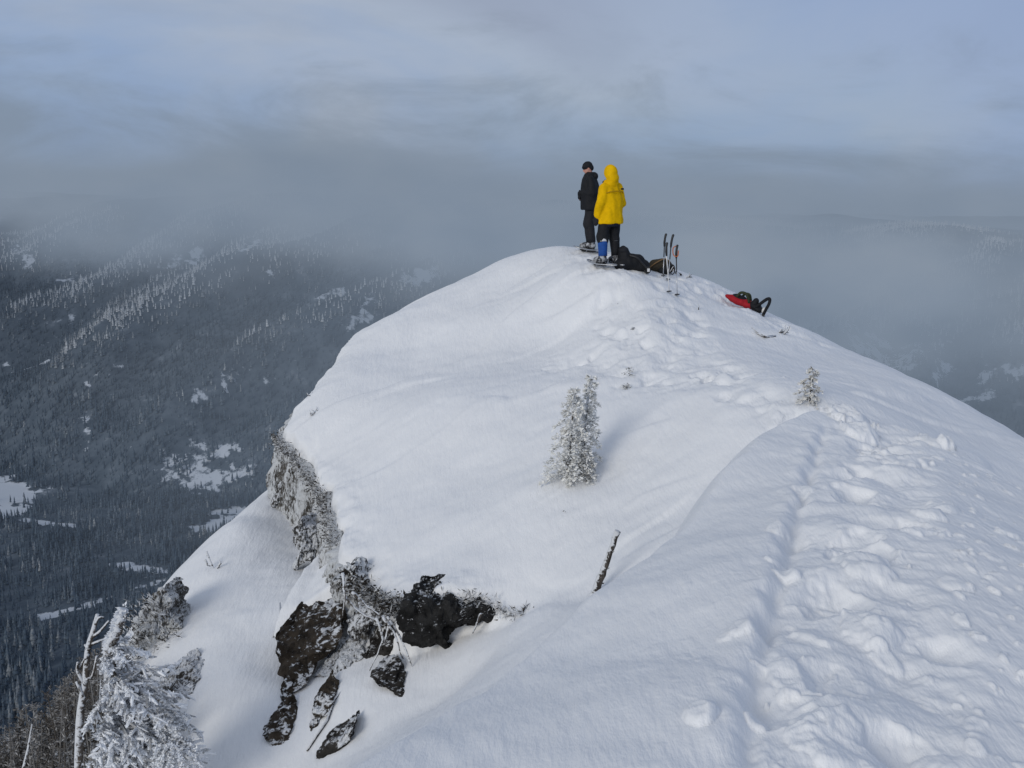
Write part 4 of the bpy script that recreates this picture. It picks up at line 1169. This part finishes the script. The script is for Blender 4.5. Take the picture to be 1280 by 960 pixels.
def bough(p0, d, L, droop, tw=12, r0=0.016):
    side = d.cross(Vector((0, 0, 1))).normalized()
    pts = []
    for k in range(7):
        t_ = k / 6
        pts.append(p0 + d * L * t_ + Vector((0, 0, -droop * L * t_ * t_)) + side * 0.03 * L * math.sin(3 * t_ + L * 9))
    b0 = len(mb.v); mb.tube(pts, [r0 * (1.15 - .6 * k / 6) for k in range(7)], 5)
    rv.extend([0.30] * (len(mb.v) - b0))
    for k in range(tw):
        t_ = 0.12 + 0.88 * (k + random.random()) / tw
        i = min(5, int(t_ * 6)); p = pts[i].lerp(pts[i + 1], t_ * 6 - i)
        sd = side * random.choice((-1, 1))
        td = (d * random.uniform(.3, 1.0) + sd * random.uniform(.1, 1.1) + Vector((0, 0, random.uniform(-.9, .35)))).normalized()
        l = L * random.uniform(.10, .32) * (1.15 - .6 * t_); r1 = r0 * random.uniform(.55, 1.25)
        e = p + td * l + Vector((0, 0, -.25 * l))
        b0 = len(mb.v); mb.tube([p, p.lerp(e, .5) + Vector((0, 0, .04 * l)), e], [r1 * .75, r1 * .9, r1 * .45], 5)
        rv.extend([random.uniform(.2, 1.0) * (0.45 + .55 * t_)] * (len(mb.v) - b0))
        for s in range(5):
            feathers(p.lerp(e, (s + .5) / 5), td, r0 * .6, 2, 0.028, 0.008, Vector((-.6, -.3, .35)), 0.35 + 0.55 * t_)
def spine_at(py):
    return min(spine, key=lambda q: abs(pix(q)[1] - py))
for py, cnt, Lr in ((812, 4, .28), (828, 6, .36), (842, 7, .45), (856, 8, .50), (870, 8, .52), (884, 8, .55), (898, 9, .55), (912, 9, .58), (928, 10, .60), (945, 10, .62), (962, 10, .64), (985, 9, .64), (1010, 8, .62)):
    p0 = spine_at(py)
    for k in range(cnt):
        az = random.uniform(-1.9, 1.2)
        d = Vector((math.cos(az), math.sin(az), random.uniform(-.05, .25))).normalized()
        L = 1.22 * Lr * random.uniform(.6, 1.12) * (0.62 + 0.38 * max(0, math.cos(az)))
        if d.x < 0: L *= .95
        bough(p0 + Vector((0, 0, random.uniform(-.05, .05))), d, L, random.uniform(.15, .5), 20)
for py, az, L in ((858, -.1, .72), (872, -.5, .80), (884, .15, .86), (900, -.35, .95), (918, -.1, .92), (846, .2, .6)):
    bough(spine_at(py), Vector((math.cos(az), math.sin(az), .12)).normalized(), L * .85, .32, 20, .011)
cr = mb.build('crown', RIMEBOUGH, rt, smooth=False, xf=xf); set_rime(cr, rv)

# rounded, drooping frosted boughs right of it
def arch_bush(name, label, cpx, cpy, Y, rad, n, seed, hgt):
    global mb, rv
    random.seed(seed)
    c = Vector(at(cpx, cpy, Y)); g0 = Vector((c.x, c.y, gh(c.x, c.y) - .05))
    root = empty(name, g0, label, 'plant')
    mb = MB(); rv = []
    for i in range(n):
        az = random.uniform(-3.0, 0.6) if i % 4 else random.uniform(0, 6.28)
        d = Vector((math.cos(az), math.sin(az), .55)).normalized()
        bough(c + Vector((random.gauss(0, .03), random.gauss(0, .03), random.uniform(-.02, .06))), d, rad * random.uniform(.6, 1.1), random.uniform(.75, 1.2), 13, 0.011)
    xf_ = Matrix.Translation(-g0)
    o = mb.build('foliage', RIMEBOUGH, root, smooth=False, xf=xf_); set_rime(o, rv)
    st = MB(); st.tube([g0, g0.lerp(c, .5) + Vector((.03, 0, 0)), c + Vector((0, 0, .03))], [.03, .025, .015], 6); st.build('stem', RIMEBARK, root, xf=xf_)
    return root
arch_bush('rimed_bush', 'rounded frosted bush with drooping boughs at the bottom edge right of the rimed tree', 222, 935, 8.3, 0.26, 34, 71, 0.4)
arch_bush('rimed_bush', 'spiky frosted branch reaching right over the snow above the rounded bush', 212, 905, 8.5, 0.22, 9, 72, 0.4)

# dead frosted snag left of the rimed tree
random.seed(8)
SY = 9.0
stem_ = [Vector(at(*p, SY)) for p in ((98, 985), (100, 900), (107, 850), (110, 812), (116, 790), (122, 768))]
sb = stem_[0] + Vector((0, .05, -.7)); sb.z = min(sb.z, gh(sb.x, sb.y) - .1)
ds = empty('tree_snag', sb, 'bare frosted dead tree with forked twigs left of the rimed tree', 'snag')
xf = Matrix.Translation(-sb)
mb = MB(); L = [sb] + [Vector(p) for p in smooth_line(stem_, 4)]
mb.tube(L, [.045 - .028 * i / len(L) for i in range(len(L))], 7); mb.build('trunk', RIMEBARK, ds, xf=xf)
for pts in ([(110, 818), (98, 836), (97, 828)], [(116, 796), (126, 788), (136, 776)], [(113, 806), (122, 802), (133, 798)], [(106, 856), (97, 840), (97, 828)], [(107, 850), (116, 844), (121, 820)], [(119, 780), (124, 772), (130, 772)], [(112, 812), (106, 806)], [(104, 870), (98, 858), (95, 852)]):
    mb = MB(); P = [Vector(at(*p, SY + random.uniform(-.05, .02))) for p in pts]
    mb.tube([Vector(p) for p in smooth_line(P, 3)], [.017 - .009 * i / (3 * len(P)) for i in range(len(smooth_line(P, 3)))], 5)
    mb.build('branch', RIMEBARK, ds, xf=xf)
for px0, py0, px1, py1, lb in ((122, 905, 126, 850, 'thin frosted sapling stem between the dead tree and the rimed tree'), (28, 965, 40, 905, 'thin dark sapling stem sticking out of the thicket at far left')):
    a_, b_ = Vector(at(px0, py0, 9.2)), Vector(at(px1, py1, 9.2)); g0 = Vector((a_.x, a_.y, min(a_.z, gh(a_.x, a_.y)) - .05))
    mb = MB(); mb.tube([g0, a_, a_.lerp(b_, .5) + Vector((.01, 0, 0)), b_], [.02, .015, .012, .005], 5)
    tag(mb.build('sapling', RIMEBARK), lb, 'tree')

# thicket of brown frosted brush on the flank below
random.seed(12)
V, F, RV = [], [], []
mb = MB(); rv = []
for i in range(520):
    px = random.uniform(-140, 215); edge_y = np.interp(px, [-140, 0, 60, 130, 215], [935, 912, 858, 800, 870])
    py = edge_y + 150 * random.random() ** 1.3 + random.uniform(-8, 8)
    Y = random.uniform(9.3, 12.8)
    tp = Vector(at(px, py, Y)); g = gh(tp.x, tp.y)
    if g > tp.z - 0.1: continue
    ht = min(tp.z - g, random.uniform(1.0, 2.0))
    bs = tp - Vector((random.gauss(0, .08), random.gauss(0, .08), ht))
    wh = random.gauss(0.42, .18)
    b0 = len(mb.v); mb.tube([bs, bs.lerp(tp, .55) + Vector((random.gauss(0, .02), 0, 0)), tp], [.012, .009, .003], 4); rv += [wh] * (len(mb.v) - b0)
    for k in range(26):
        t_ = 0.25 + .75 * random.random(); p = bs.lerp(tp, t_)
        a = random.uniform(0, 6.28); l = random.uniform(.08, .26) * (1.25 - t_)
        d = Vector((math.cos(a), math.sin(a), random.uniform(.1, .9))).normalized()
        b0 = len(mb.v); mb.tube([p, p + d * l * .5 + Vector((0, 0, -.01)), p + d * l], [.006, .005, .002], 3, False); rv += [max(0, wh + random.gauss(0.05, .2))] * (len(mb.v) - b0)
        for s in range(4):
            q = p + d * l * random.uniform(.3, 1); dd = (d + Vector((random.gauss(0, .8), random.gauss(0, .8), random.gauss(0, .6)))).normalized() * .045
            mb.blade(q, dd, .006); rv += [max(0, min(1, wh + random.gauss(0.1, .25)))] * 4
o = mb.build('frosted_brush', THICKET, smooth=False); set_rime(o, rv)
tag(o, 'brown frosted brush covering the flank at the lower left corner', 'brush', kind='stuff')
# ------------------------------------------------------------------ people
def cap_chain(mb, pts, rad, seg=10):
    """tapered limb with round joints"""
    pts = [Vector(p) for p in pts]
    fine, rr = [], []
    for i in range(len(pts) - 1):
        for k in range(4):
            t_ = k / 4; fine.append(pts[i].lerp(pts[i + 1], t_)); rr.append(rad[i] + (rad[i + 1] - rad[i]) * t_)
    fine.append(pts[-1]); rr.append(rad[-1])
    mb.tube(fine, rr, seg)
    for p, r in zip(pts, rad): mb.ell(p, (r, r, r), seg=10, ring=7)

def hand(mb, wrist, d, palm_n, curl=0.5):
    """palm, four unequal fingers and a thumb; d along the hand, palm_n out of the palm"""
    d = Vector(d).normalized(); pn = Vector(palm_n); pn = (pn - d * pn.dot(d)).normalized(); s = d.cross(pn)
    w_ = Vector(wrist); R3 = Matrix((s, d, pn)).transposed()
    mb.ell(w_ + d * .045, (.040, .052, .017), R3, 10, 7)
    for k, (off, l) in enumerate(((-.030, .070), (-.010, .080), (.010, .075), (.028, .060))):
        p = w_ + d * .080 + s * off; q = p + (d * math.cos(curl) + pn * math.sin(curl)) * l * .5; e = q + (d * math.cos(2 * curl) + pn * math.sin(2 * curl)) * l * .5
        cap_chain(mb, [w_ + d * .05 + s * off, p, q, e], [.011, .0105, .0095, .008], 7)
    p = w_ + d * .025 - s * .036
    cap_chain(mb, [w_ + d * .02, p, p + (-s * .6 + d * .7 + pn * .3) * .035, p + (-s * .5 + d * 1.0 + pn * .6) * .055], [.014, .013, .011, .009], 7)

def rot_xf(loc, rz): return Matrix.Translation(Vector(loc)) @ Matrix.Rotation(rz, 4, 'Z')

def person(loc, rz, label, J, yellow):
    root = empty('person', loc, label, 'person', rz=rz)
    # body, continuous under the clothes
    mb = MB(); H = Vector(J['head']); hr = Matrix.Rotation(J['nod'], 3, 'X')
    mb.ell(H, (.076, .095, .112), hr); mb.ell(H + hr @ Vector((0, .035, -.055)), (.056, .062, .060), hr)
    mb.ell(H + hr @ Vector((0, .100, -.018)), (.013, .020, .022), hr, 8, 6); mb.ell(H + hr @ Vector((0, .092, -.062)), (.024, .012, .010), hr, 8, 6)
    for s in (-1, 1):
        mb.ell(H + hr @ Vector((s * .077, -.005, -.012)), (.012, .020, .030), hr, 8, 6); mb.ell(H + hr @ Vector((s * .032, .085, .030)), (.024, .012, .008), hr, 8, 6)
    N = Vector(J['neck'])
    cap_chain(mb, [H + Vector((0, -.015, -.06)), N, N + Vector((0, -.01, -.10))], [.056, .060, .09])
    mb.rings([(0, J['lean'] * .0, .86, .16, .11), (0, 0, .95, .165, .115), (0, J['lean'] * .3, 1.08, .145, .10), (0, J['lean'] * .6, 1.25, .17, .11), (0, J['lean'] * .9, 1.40, .18, .10), (0, J['lean'], 1.48, .10, .07)])
    for s in 'LR':
        sh, el, wr, hd, pn = J['arm' + s]
        cap_chain(mb, [sh, el, wr], [.055, .045, .030]); hand(mb, wr, hd, pn, J.get('curl', .5))
        hp, kn, an, toe = J['leg' + s]
        cap_chain(mb, [hp, kn, an], [.085, .058, .042]); cap_chain(mb, [Vector(an) + Vector((0, -.03, -.04)), toe], [.042, .032])
    body = voxel(mb, 'body', SKIN, root, .011, 3)
    for s in (-1, 1):
        e = MB(); e.ell(H + hr @ Vector((s * .032, .090, .012)), (.014, .008, .009), hr, 10, 7); e.build('eye', PLAST, root)
    # trousers
    mb = MB()
    mb.rings([(0, -.01, .80, .165, .125), (0, -.01, .90, .18, .135), (0, 0, 1.02, .17, .125), (0, 0, 1.06, .15, .11)])
    for s in 'LR':
        hp, kn, an, toe = [Vector(v) for v in J['leg' + s]]
        cap_chain(mb, [hp + Vector((0, -.01, -.03)), kn.lerp(hp, .35), kn + Vector((0, .015, 0)), kn.lerp(an, .18), kn.lerp(an, .4), an + Vector((0, 0, .06))], [.118, .114, .112, .108, .072, .06] if yellow else [.118, .112, .108, .10, .094, .080])
    voxel(mb, 'trousers', BLACKF if yellow else DARKF, root, .016, 4, wrinkle=.018, wscale=9, seed=rz)
    # jacket
    mb = MB(); l = J['lean']
    mb.rings([(0, .0, J['hem'], .235, .18), (0, 0, J['hem'] + .1, .238, .18), (0, l * .2, 1.0, .23, .175), (0, l * .5, 1.18, .222, .17), (0, l * .75, 1.33, .200, .150), (0, l * .9, 1.41, .165, .13), (0, l * .95, 1.47, .125, .11), (0, l, 1.54, .09, .09)])
    for v in mb.v: v.x *= 1.14; v.y *= 1.12 if yellow else 1.18
    for s in 'LR':
        sh, el, wr, hd, pn = J['arm' + s]; sh, el, wr = Vector(sh), Vector(el), Vector(wr)
        cap_chain(mb, [sh, sh.lerp(el, .6), el, el.lerp(wr, .5), wr.lerp(el, .08)], [.098, .098, .094, .086, .070] if yellow else [.088, .086, .084, .078, .066])
    if yellow:
        mb.ell(H + Vector((0, -.08, -.18)), (.12, .09, .10))
    voxel(mb, 'jacket', YELLOW if yellow else BLACKF, root, .017, 4, wrinkle=.020, wscale=7.5, seed=3 + rz)
    if yellow:
        # hood with the face opening in front
        mb = MB(); mb.ell(H + hr @ Vector((0, -.022, .012)), (.122, .140, .150), hr, 22, 16); mb.ell(H + hr @ Vector((0, -.05, -.10)), (.125, .115, .13), hr, 18, 12); mb.ell(H + Vector((0, -.05, -.19)), (.155, .11, .10), None, 18, 12)
        hood = voxel(mb, 'hood', YELLOW, root, .013, 6, wrinkle=.006, wscale=9)
        bm = bmesh.new(); bm.from_mesh(hood.data); hi = hr.inverted()
        kill = [v for v in bm.verts if (lambda q: q.y > .045 and abs(q.x) < .085 and -.10 < q.z < .095)(hi @ (v.co - H))]
        bmesh.ops.delete(bm, geom=kill, context='VERTS'); bm.to_mesh(hood.data); bm.free()
        sol = hood.modifiers.new('thickness', 'SOLIDIFY'); sol.thickness = .008
        sc = MB(); sc.rings([(0, .03, 1.44, .085, .10), (0, .05, 1.49, .085, .10), (0, .075, 1.545, .070, .085)], 16); sc.ell((0, .17, 1.50), (.05, .05, .035)); sc.build('scarf', DARKF, root)
        yk = MB(); yk.tube([Vector(p) for p in smooth_line([(-.21, -.10, 1.30), (-.12, -.165, 1.33), (0, -.180, 1.335), (.12, -.165, 1.33), (.21, -.10, 1.30)], 5)], .009, 6); yk.build('seam', mottled('dark yellow seam', (0.36, 0.20, 0.002), (0.45, 0.26, 0.004), 20), root)
        pt = MB(); pt.box((.14, -.160, 1.375), (.028, .010, .016)); pt.build('patch', DARKF, root, smooth=False)
        j = MB(); j.rings([(0, -.0, .69, .205, .155), (0, 0, .78, .21, .16)], 22); bo = j.build('under_jacket', NAVY, root)
    else:
        mb = MB()
        mb.ell(H + hr @ Vector((0, -.008, .035)), (.092, .108, .098), hr, 20, 12)
        mb.ell(H + hr @ Vector((0, .03, .045)), (.090, .082, .045), hr, 18, 8); mb.ell(H + hr @ Vector((0, -.055, -.01)), (.080, .065, .08), hr)
        hat = voxel(mb, 'hat', BLACKF, root, .012, 3, wrinkle=.004, wscale=25)
        co = MB(); co.rings([(0, l - .02, 1.43, .12, .11), (0, l - .02, 1.50, .11, .108), (0, l - .012, 1.555, .098, .10)], 18); co.ell((0, l - .11, 1.47), (.11, .06, .075)); voxel(co, 'collar', BLACKF, root, .014, 3)
        po = MB(); po.box((0, .165 + l * .4, 1.10), (.10, .02, .05)); po.build('pocket', DARKF, root)
    # gloves, gaiters, boots
    for s in 'LR':
        sh, el, wr, hd, pn = J['arm' + s]; wr = Vector(wr); hd_ = Vector(hd).normalized(); pn_ = Vector(pn)
        g = MB()
        if yellow:
            s_ = hd_.cross(pn_).normalized(); R3 = Matrix((s_, hd_, s_.cross(hd_))).transposed()
            g.ell(wr + hd_ * .085, (.062, .105, .046), R3, 12, 9); cap_chain(g, [wr - hd_ * .03, wr + hd_ * .03], [.062, .050]); cap_chain(g, [wr + hd_ * .04 - s_ * .03, wr + hd_ * .085 - s_ * .062], [.022, .018])
            voxel(g, 'mitten', DARKF, root, .010, 3)
        else:
            cap_chain(g, [wr - hd_ * .04, wr + hd_ * .02], [.048, .038])
            for q in (.9, 1.0): pass
            n0 = len(g.v); hand(g, wr, hd_, pn_, J.get('curl', .5))
            c0 = wr + hd_ * .06
            for i in range(n0, len(g.v)): g.v[i] = c0 + (Vector(g.v[i]) - c0) * 1.14
            voxel(g, 'glove', BLACKF, root, .008, 2)
        hp, kn, an, toe = [Vector(v) for v in J['leg' + s]]
        ga = MB(); up_ = (kn - an).normalized()
        gp = [an + up_ * a for a in (.02, .10, .20, .29, .33)]
        ga.tube(gp, [.084, .082, .090, .094, .088], 18)
        gm = (BLUE if s == 'L' else BLACKF) if yellow else DARKF
        go = ga.build('gaiter', gm, root)
        if yellow:
            if s == 'L': go['label'] = 'bright blue gaiter'
            bd = MB(); bd.tube([gp[-1] - up_ * .045, gp[-1] + up_ * .006], [.098, .094], 18); bd.build('gaiter_band', METAL if s == 'R' else WHITEP, go)
        bt = MB(); cap_chain(bt, [an + Vector((0, -.03, -.045)), an.lerp(toe, .5) + Vector((0, .01, -.005)), toe + Vector((0, .02, .005))], [.062, .056, .048]); cap_chain(bt, [an + Vector((0, -.01, -.04)), an + Vector((0, 0, .06))], [.068, .068])
        boot = voxel(bt, 'boot', BOOT, root, .012, 3)
        so_ = MB(); z0 = min(an.z, toe.z) - .085
        so_.tube([Vector((an.x, an.y - .085, z0)), Vector((an.x, an.y, z0 - .004)), Vector((toe.x, toe.y + .05, z0))], [.026, .028, .024], 8); so_.build('sole', PLAST, boot)
    return root

def snowshoe(loc, rz, label, pitch=0.0):
    root = empty('snowshoe', loc, label, 'snowshoe', group='snowshoes on the summit', rz=rz)
    root.rotation_euler = (pitch, 0, rz)
    pts = []
    for k in range(28):
        a = 2 * math.pi * k / 28; y = .33 * math.sin(a); w_ = .105 * math.cos(a) * (1 + .25 * math.sin(a))
        pts.append((w_, y - .02, .02 + (.06 * max(0, y / .33) ** 2)))
    MB().loop(pts, .011, 7).build('frame', METAL, root)
    dk = MB(); n = len(pts); b0 = len(dk.v)
    for p in pts: dk.v.append(Vector(p) * 0.97 + Vector((0, 0, -.002)))
    for p in pts: dk.v.append(Vector(p) * 0.97 + Vector((0, 0, -.007)))
    dk.f.append(tuple(range(n))); dk.f.append(tuple(reversed(range(n, 2 * n))))
    for k in range(n): dk.f.append((k, n + k, n + (k + 1) % n, (k + 1) % n))
    dk.build('deck', BOOT, root, smooth=False)
    bi = MB(); bi.box((0, .02, .035), (.05, .12, .012)); bi.tube([(-.07, .05, .03), (-.06, .05, .09), (0, .05, .115), (.06, .05, .09), (.07, .05, .03)], .012, 6); bi.tube([(-.06, -.08, .03), (-.055, -.10, .10), (.055, -.10, .10), (.06, -.08, .03)], .010, 6)
    bi.build('binding', PLAST, root)
    cr_ = MB()
    for k in (-.04, 0, .04): cr_.tube([(k, .06, .015), (k, .07, -.03)], [.012, .003], 4)
    cr_.build('crampon', METAL, root, smooth=False)
    return root

YP = on_ridge(762, 332, 15.0, 26.0); BP = on_ridge(738, 314, 15.0, 30.0)
YRZ, BRZ = R(36), R(88)
JY = dict(head=(0, .03, 1.655), neck=(0, 0, 1.53), nod=R(-14), lean=.02, hem=.74,
          armL=((-.165, 0, 1.39), (-.275, -.03, 1.12), (-.285, .05, .88), (0, .25, -1), (.9, .3, 0)), armR=((.165, 0, 1.39), (.265, -.02, 1.12), (.18, .20, 1.0), (-.6, .7, .1), (0, -.4, -1)),
          legL=((-.11, 0, .90), (-.16, .03, .51), (-.18, -.01, .13), (-.20, .15, .075)), legR=((.10, 0, .90), (.13, .03, .51), (.13, -.02, .13), (.16, .14, .075)), curl=.35)
JB = dict(head=(0, .075, 1.635), neck=(0, .03, 1.52), nod=R(-24), lean=.03, hem=.80,
          armL=((-.16, .03, 1.40), (-.225, -.02, 1.14), (-.06, .235, 1.13), (.9, .35, -.1), (0, -1, 0)), armR=((.16, .03, 1.40), (.225, -.02, 1.12), (.07, .225, 1.06), (-.9, .35, 0), (0, -1, 0)),
          legL=((-.095, 0, .90), (-.10, .03, .51), (-.11, -.02, .13), (-.12, .14, .075)), legR=((.095, 0, .90), (.11, .04, .51), (.12, .0, .13), (.14, .16, .075)), curl=.5)
py_ = person((YP.x, YP.y, YP.z + .03), YRZ, 'person in a bright yellow hooded jacket and black trousers standing on the summit', JY, True)
pb_ = person((BP.x, BP.y, BP.z + .03), BRZ, 'person in black jacket and black hat looking down, left of the yellow jacket', JB, False)
def foot(P, rz, x, y):
    q = Matrix.Rotation(rz, 3, 'Z') @ Vector((x, y, 0)); return Vector((P.x + q.x, P.y + q.y, 0))
for P, rz, J, nm in ((YP, YRZ, JY, 'y'), (BP, BRZ, JB, 'b')):
    for s in 'LR':
        an = J['leg' + s][2]; q = foot(P, rz, an[0], an[1] + .05); q.z = P.z + .012
        lb = {'yL': 'snowshoe under the blue gaitered boot of the person in yellow', 'yR': 'snowshoe under the black gaitered boot of the person in yellow',
              'bL': 'nearer snowshoe under the boots of the person in black', 'bR': 'farther snowshoe under the boots of the person in black'}[nm + s]
        snowshoe(q, rz + (R(14) if s == 'L' else R(-10)), lb, R(2))

# ------------------------------------------------------------------ packs and poles
def align(loc, ax, up=(0, 0, 1)):
    """frame whose x runs along ax"""
    x = Vector(ax).normalized(); u = Vector(up); y = u.cross(x).normalized(); z = x.cross(y)
    return Matrix.Translation(Vector(loc)) @ Matrix((x, y, z)).transposed().to_4x4()

def strap(mb, pts, w=.018, th=.005, up=(0, 1, 0)):
    P = [Vector(p) for p in smooth_line(pts, 5)]
    mb.tube(P, [w * .5] * len(P), 6)

# black pack: a slumped hump falling to the right
q = on_ridge(792, 338, 15, 26)
pk = empty('backpack', q, 'black backpack slumped on the snow directly behind the person in yellow', 'backpack', 'backpacks on the summit')
mb = MB(); mb.ell((-.18, .05, .24), (.12, .15, .22)); mb.ell((-.03, .05, .15), (.26, .18, .16)); mb.ell((.15, .05, .08), (.17, .15, .12)); mb.ell((-.20, 0, .10), (.16, .15, .14)); mb.ell((.24, 0, .02), (.08, .09, .07))
voxel(mb, 'pack_body', BLACKF, pk, .02, 3, wrinkle=.02, wscale=8)
mb = MB(); mb.ell((-.19, .02, .37), (.10, .12, .075)); voxel(mb, 'pack_lid', DARKF, pk, .016, 2, wrinkle=.01, wscale=10)
mb = MB(); strap(mb, [(-.10, -.10, .28), (.04, -.16, .24), (.16, -.12, .12), (.26, -.08, .02)], .035); strap(mb, [(.20, -.09, .06), (.27, -.10, .05), (.29, -.10, -.02), (.23, -.10, -.05), (.19, -.10, 0)], .028)
mb.build('strap', PLAST, pk)
mb = MB(); mb.box((.26, -.125, .01), (.022, .012, .03)); mb.build('buckle', WHITEP, pk, smooth=False)

# olive pack behind the poles
q = on_ridge(826, 341, 15, 26)
pk = empty('backpack', q, 'olive brown backpack lying on its side behind the ski poles', 'backpack', 'backpacks on the summit')
mb = MB(); mb.ell((0, .08, .13), (.24, .15, .14)); mb.ell((-.12, .08, .10), (.13, .14, .11)); mb.ell((.13, .08, .09), (.13, .13, .12))
voxel(mb, 'pack_body', OLIVE, pk, .018, 3, wrinkle=.016, wscale=9, seed=4)
mb = MB(); mb.ell((.14, -.02, .08), (.12, .08, .10)); mb.ell((.03, -.03, .04), (.10, .07, .08)); voxel(mb, 'pack_pocket', BLACKF, pk, .016, 2, wrinkle=.01, wscale=12)
mb = MB(); strap(mb, [(-.22, -.02, .10), (-.10, -.08, .20), (.06, -.06, .27), (.18, -.02, .20)], .022); mb.build('strap', TAN, pk)
mb = MB(); mb.loop([(.20 + .05 * math.cos(a), -.11 + .02 * math.sin(a), .07 + .09 * math.sin(a)) for a in np.linspace(0, 2 * math.pi, 17)[:-1]], .011, 6); mb.build('hip_belt', PLAST, pk)
mb = MB(); strap(mb, [(.16, -.12, .03), (.19, -.13, .09), (.22, -.12, .13)], .012); strap(mb, [(.21, -.13, .02), (.22, -.13, .08)], .012); mb.build('webbing', WHITEP, pk)

# red pack on the skyline at the right, its top to the left, straps and hip belt to the right
qa, qb = Vector(at(905, 371, 19.0)), Vector(at(957, 392, 18.6))
ax = (qb - qa); L_ = ax.length
pk = empty('backpack', qa.lerp(qb, .5), 'red and black backpack lying on the right skyline with its straps in the air', 'backpack', 'backpacks on the summit')
pk.matrix_world = align(qa.lerp(qb, .5), ax)
h = L_ / 2
mb = MB(); mb.ell((-.02 - .1, .04, .03), (h * .62, .15, .085)); mb.ell((-h * .65, .03, .035), (h * .35, .12, .05)); mb.ell((h * .1, .04, .03), (h * .40, .14, .085))
voxel(mb, 'pack_body', RED, pk, .018, 3, wrinkle=.012, wscale=9)
mb = MB(); mb.ell((-h * .35, .05, .085), (h * .36, .12, .055)); mb.ell((h * .42, .03, .05), (h * .30, .13, .085)); mb.ell((h * .64, .02, .02), (h * .22, .11, .06)); voxel(mb, 'back_panel', BLACKF, pk, .016, 3, wrinkle=.01, wscale=10)
mb = MB(); mb.tube([Vector(p) for p in smooth_line([(-h * .42, -.05, .10), (-h * .32, -.07, .20), (-h * .10, -.08, .225), (h * .08, -.07, .16), (h * .18, -.05, .08)], 5)], .026, 8); mb.build('shoulder_strap', GREENF, pk)
mb = MB(); mb.tube([Vector(p) for p in smooth_line([(-h * .30, .10, .10), (-h * .22, .12, .18), (-h * .02, .12, .19), (h * .14, .10, .10)], 5)], .024, 8); mb.build('shoulder_strap', GREENF, pk)
mb = MB(); mb.ell((h * .42, -.02, .145), (.06, .06, .07)); mb.ell((h * .40, -.02, .10), (.075, .07, .06)); voxel(mb, 'bottle_pocket', BLACKF, pk, .014, 2)
mb = MB(); mb.tube([Vector(p) for p in smooth_line([(h * .52, -.06, .05), (h * .70, -.07, .17), (h * .86, -.07, .27), (h * .98, -.07, .29), (h * 1.02, -.07, .20), (h * .98, -.06, .08), (h * .95, -.05, -.02)], 5)], .030, 8); mb.build('hip_belt', BLACKF, pk)
mb = MB(); mb.ell((h * .88, -.03, .05), (.035, .03, .06)); mb.build('water_bottle', WHITEP, pk)
mb = MB(); mb.box((h * .96, -.06, -.045), (.025, .02, .03)); mb.build('buckle', PLAST, pk, smooth=False)

# poles
def pole(label, top_px, foot_px, Y, grip_c, shaft_c, loopc, tip=True, wide=.009):
    tp = Vector(at(*top_px, Y)); ft = Vector(at(*foot_px, Y)); g = gh(ft.x, ft.y)
    ft.z = min(ft.z, g + .01)
    root = empty('ski_pole', ft, label, 'ski pole', 'ski poles stuck in the summit snow')
    d = (tp - ft); L_ = d.length; d.normalize()
    gl = .24
    lower = MB(); lower.tube([-d * .12, d * (L_ * .5)], [wide * .8, wide * .9], 8); lower.build('lower_shaft', shaft_c, root)
    upr = MB(); upr.tube([d * (L_ * .5 - .03), d * (L_ - gl)], [wide * 1.15, wide * 1.15], 8); upr.build('upper_shaft', shaft_c if shaft_c is not METAL else PLAST, root)
    gr = MB(); e = Vector((.014, 0, 0))
    gr.tube([d * (L_ - gl), d * (L_ - gl * .7) , d * (L_ - gl * .35) + e * .6, d * (L_ - .02) + e * 1.5, d * L_ + e * 2.4], [.016, .022, .020, .023, .017], 9); gr.build('grip', grip_c, root)
    if loopc is not None:
        lp = MB(); lp.tube([Vector(p) for p in smooth_line([d * (L_ - .02), d * (L_ - .03) + Vector((-.055, -.02, -.03)), d * (L_ - .15) + Vector((-.05, -.02, -.03)), d * (L_ - .20) + Vector((.02, -.02, 0)), d * (L_ - .10) + Vector((.04, -.01, 0))], 4)], .009, 6); lp.build('wrist_strap', loopc, root)
    bk = MB(); bk.tube([d * .02, d * .035], [.045, .042], 12); bk.build('basket', PLAST, root)
    return root
pole('dark pole with a straight black grip, farthest left and tallest', (831, 292), (829, 345), 19.1, PLAST, METAL, None)
pole('pale shafted pole with the lowest black grip, leaning to the right', (832, 303), (837, 354), 18.0, PLAST, WHITEP, None)
pole('dark pole with a black grip, second tallest, behind the pale pole', (840, 293), (835, 347), 18.7, PLAST, METAL, None)
pole('thin pole at far right with an orange loop on its grip', (845, 306), (847, 355), 18.0, PLAST, METAL, ORANGE)
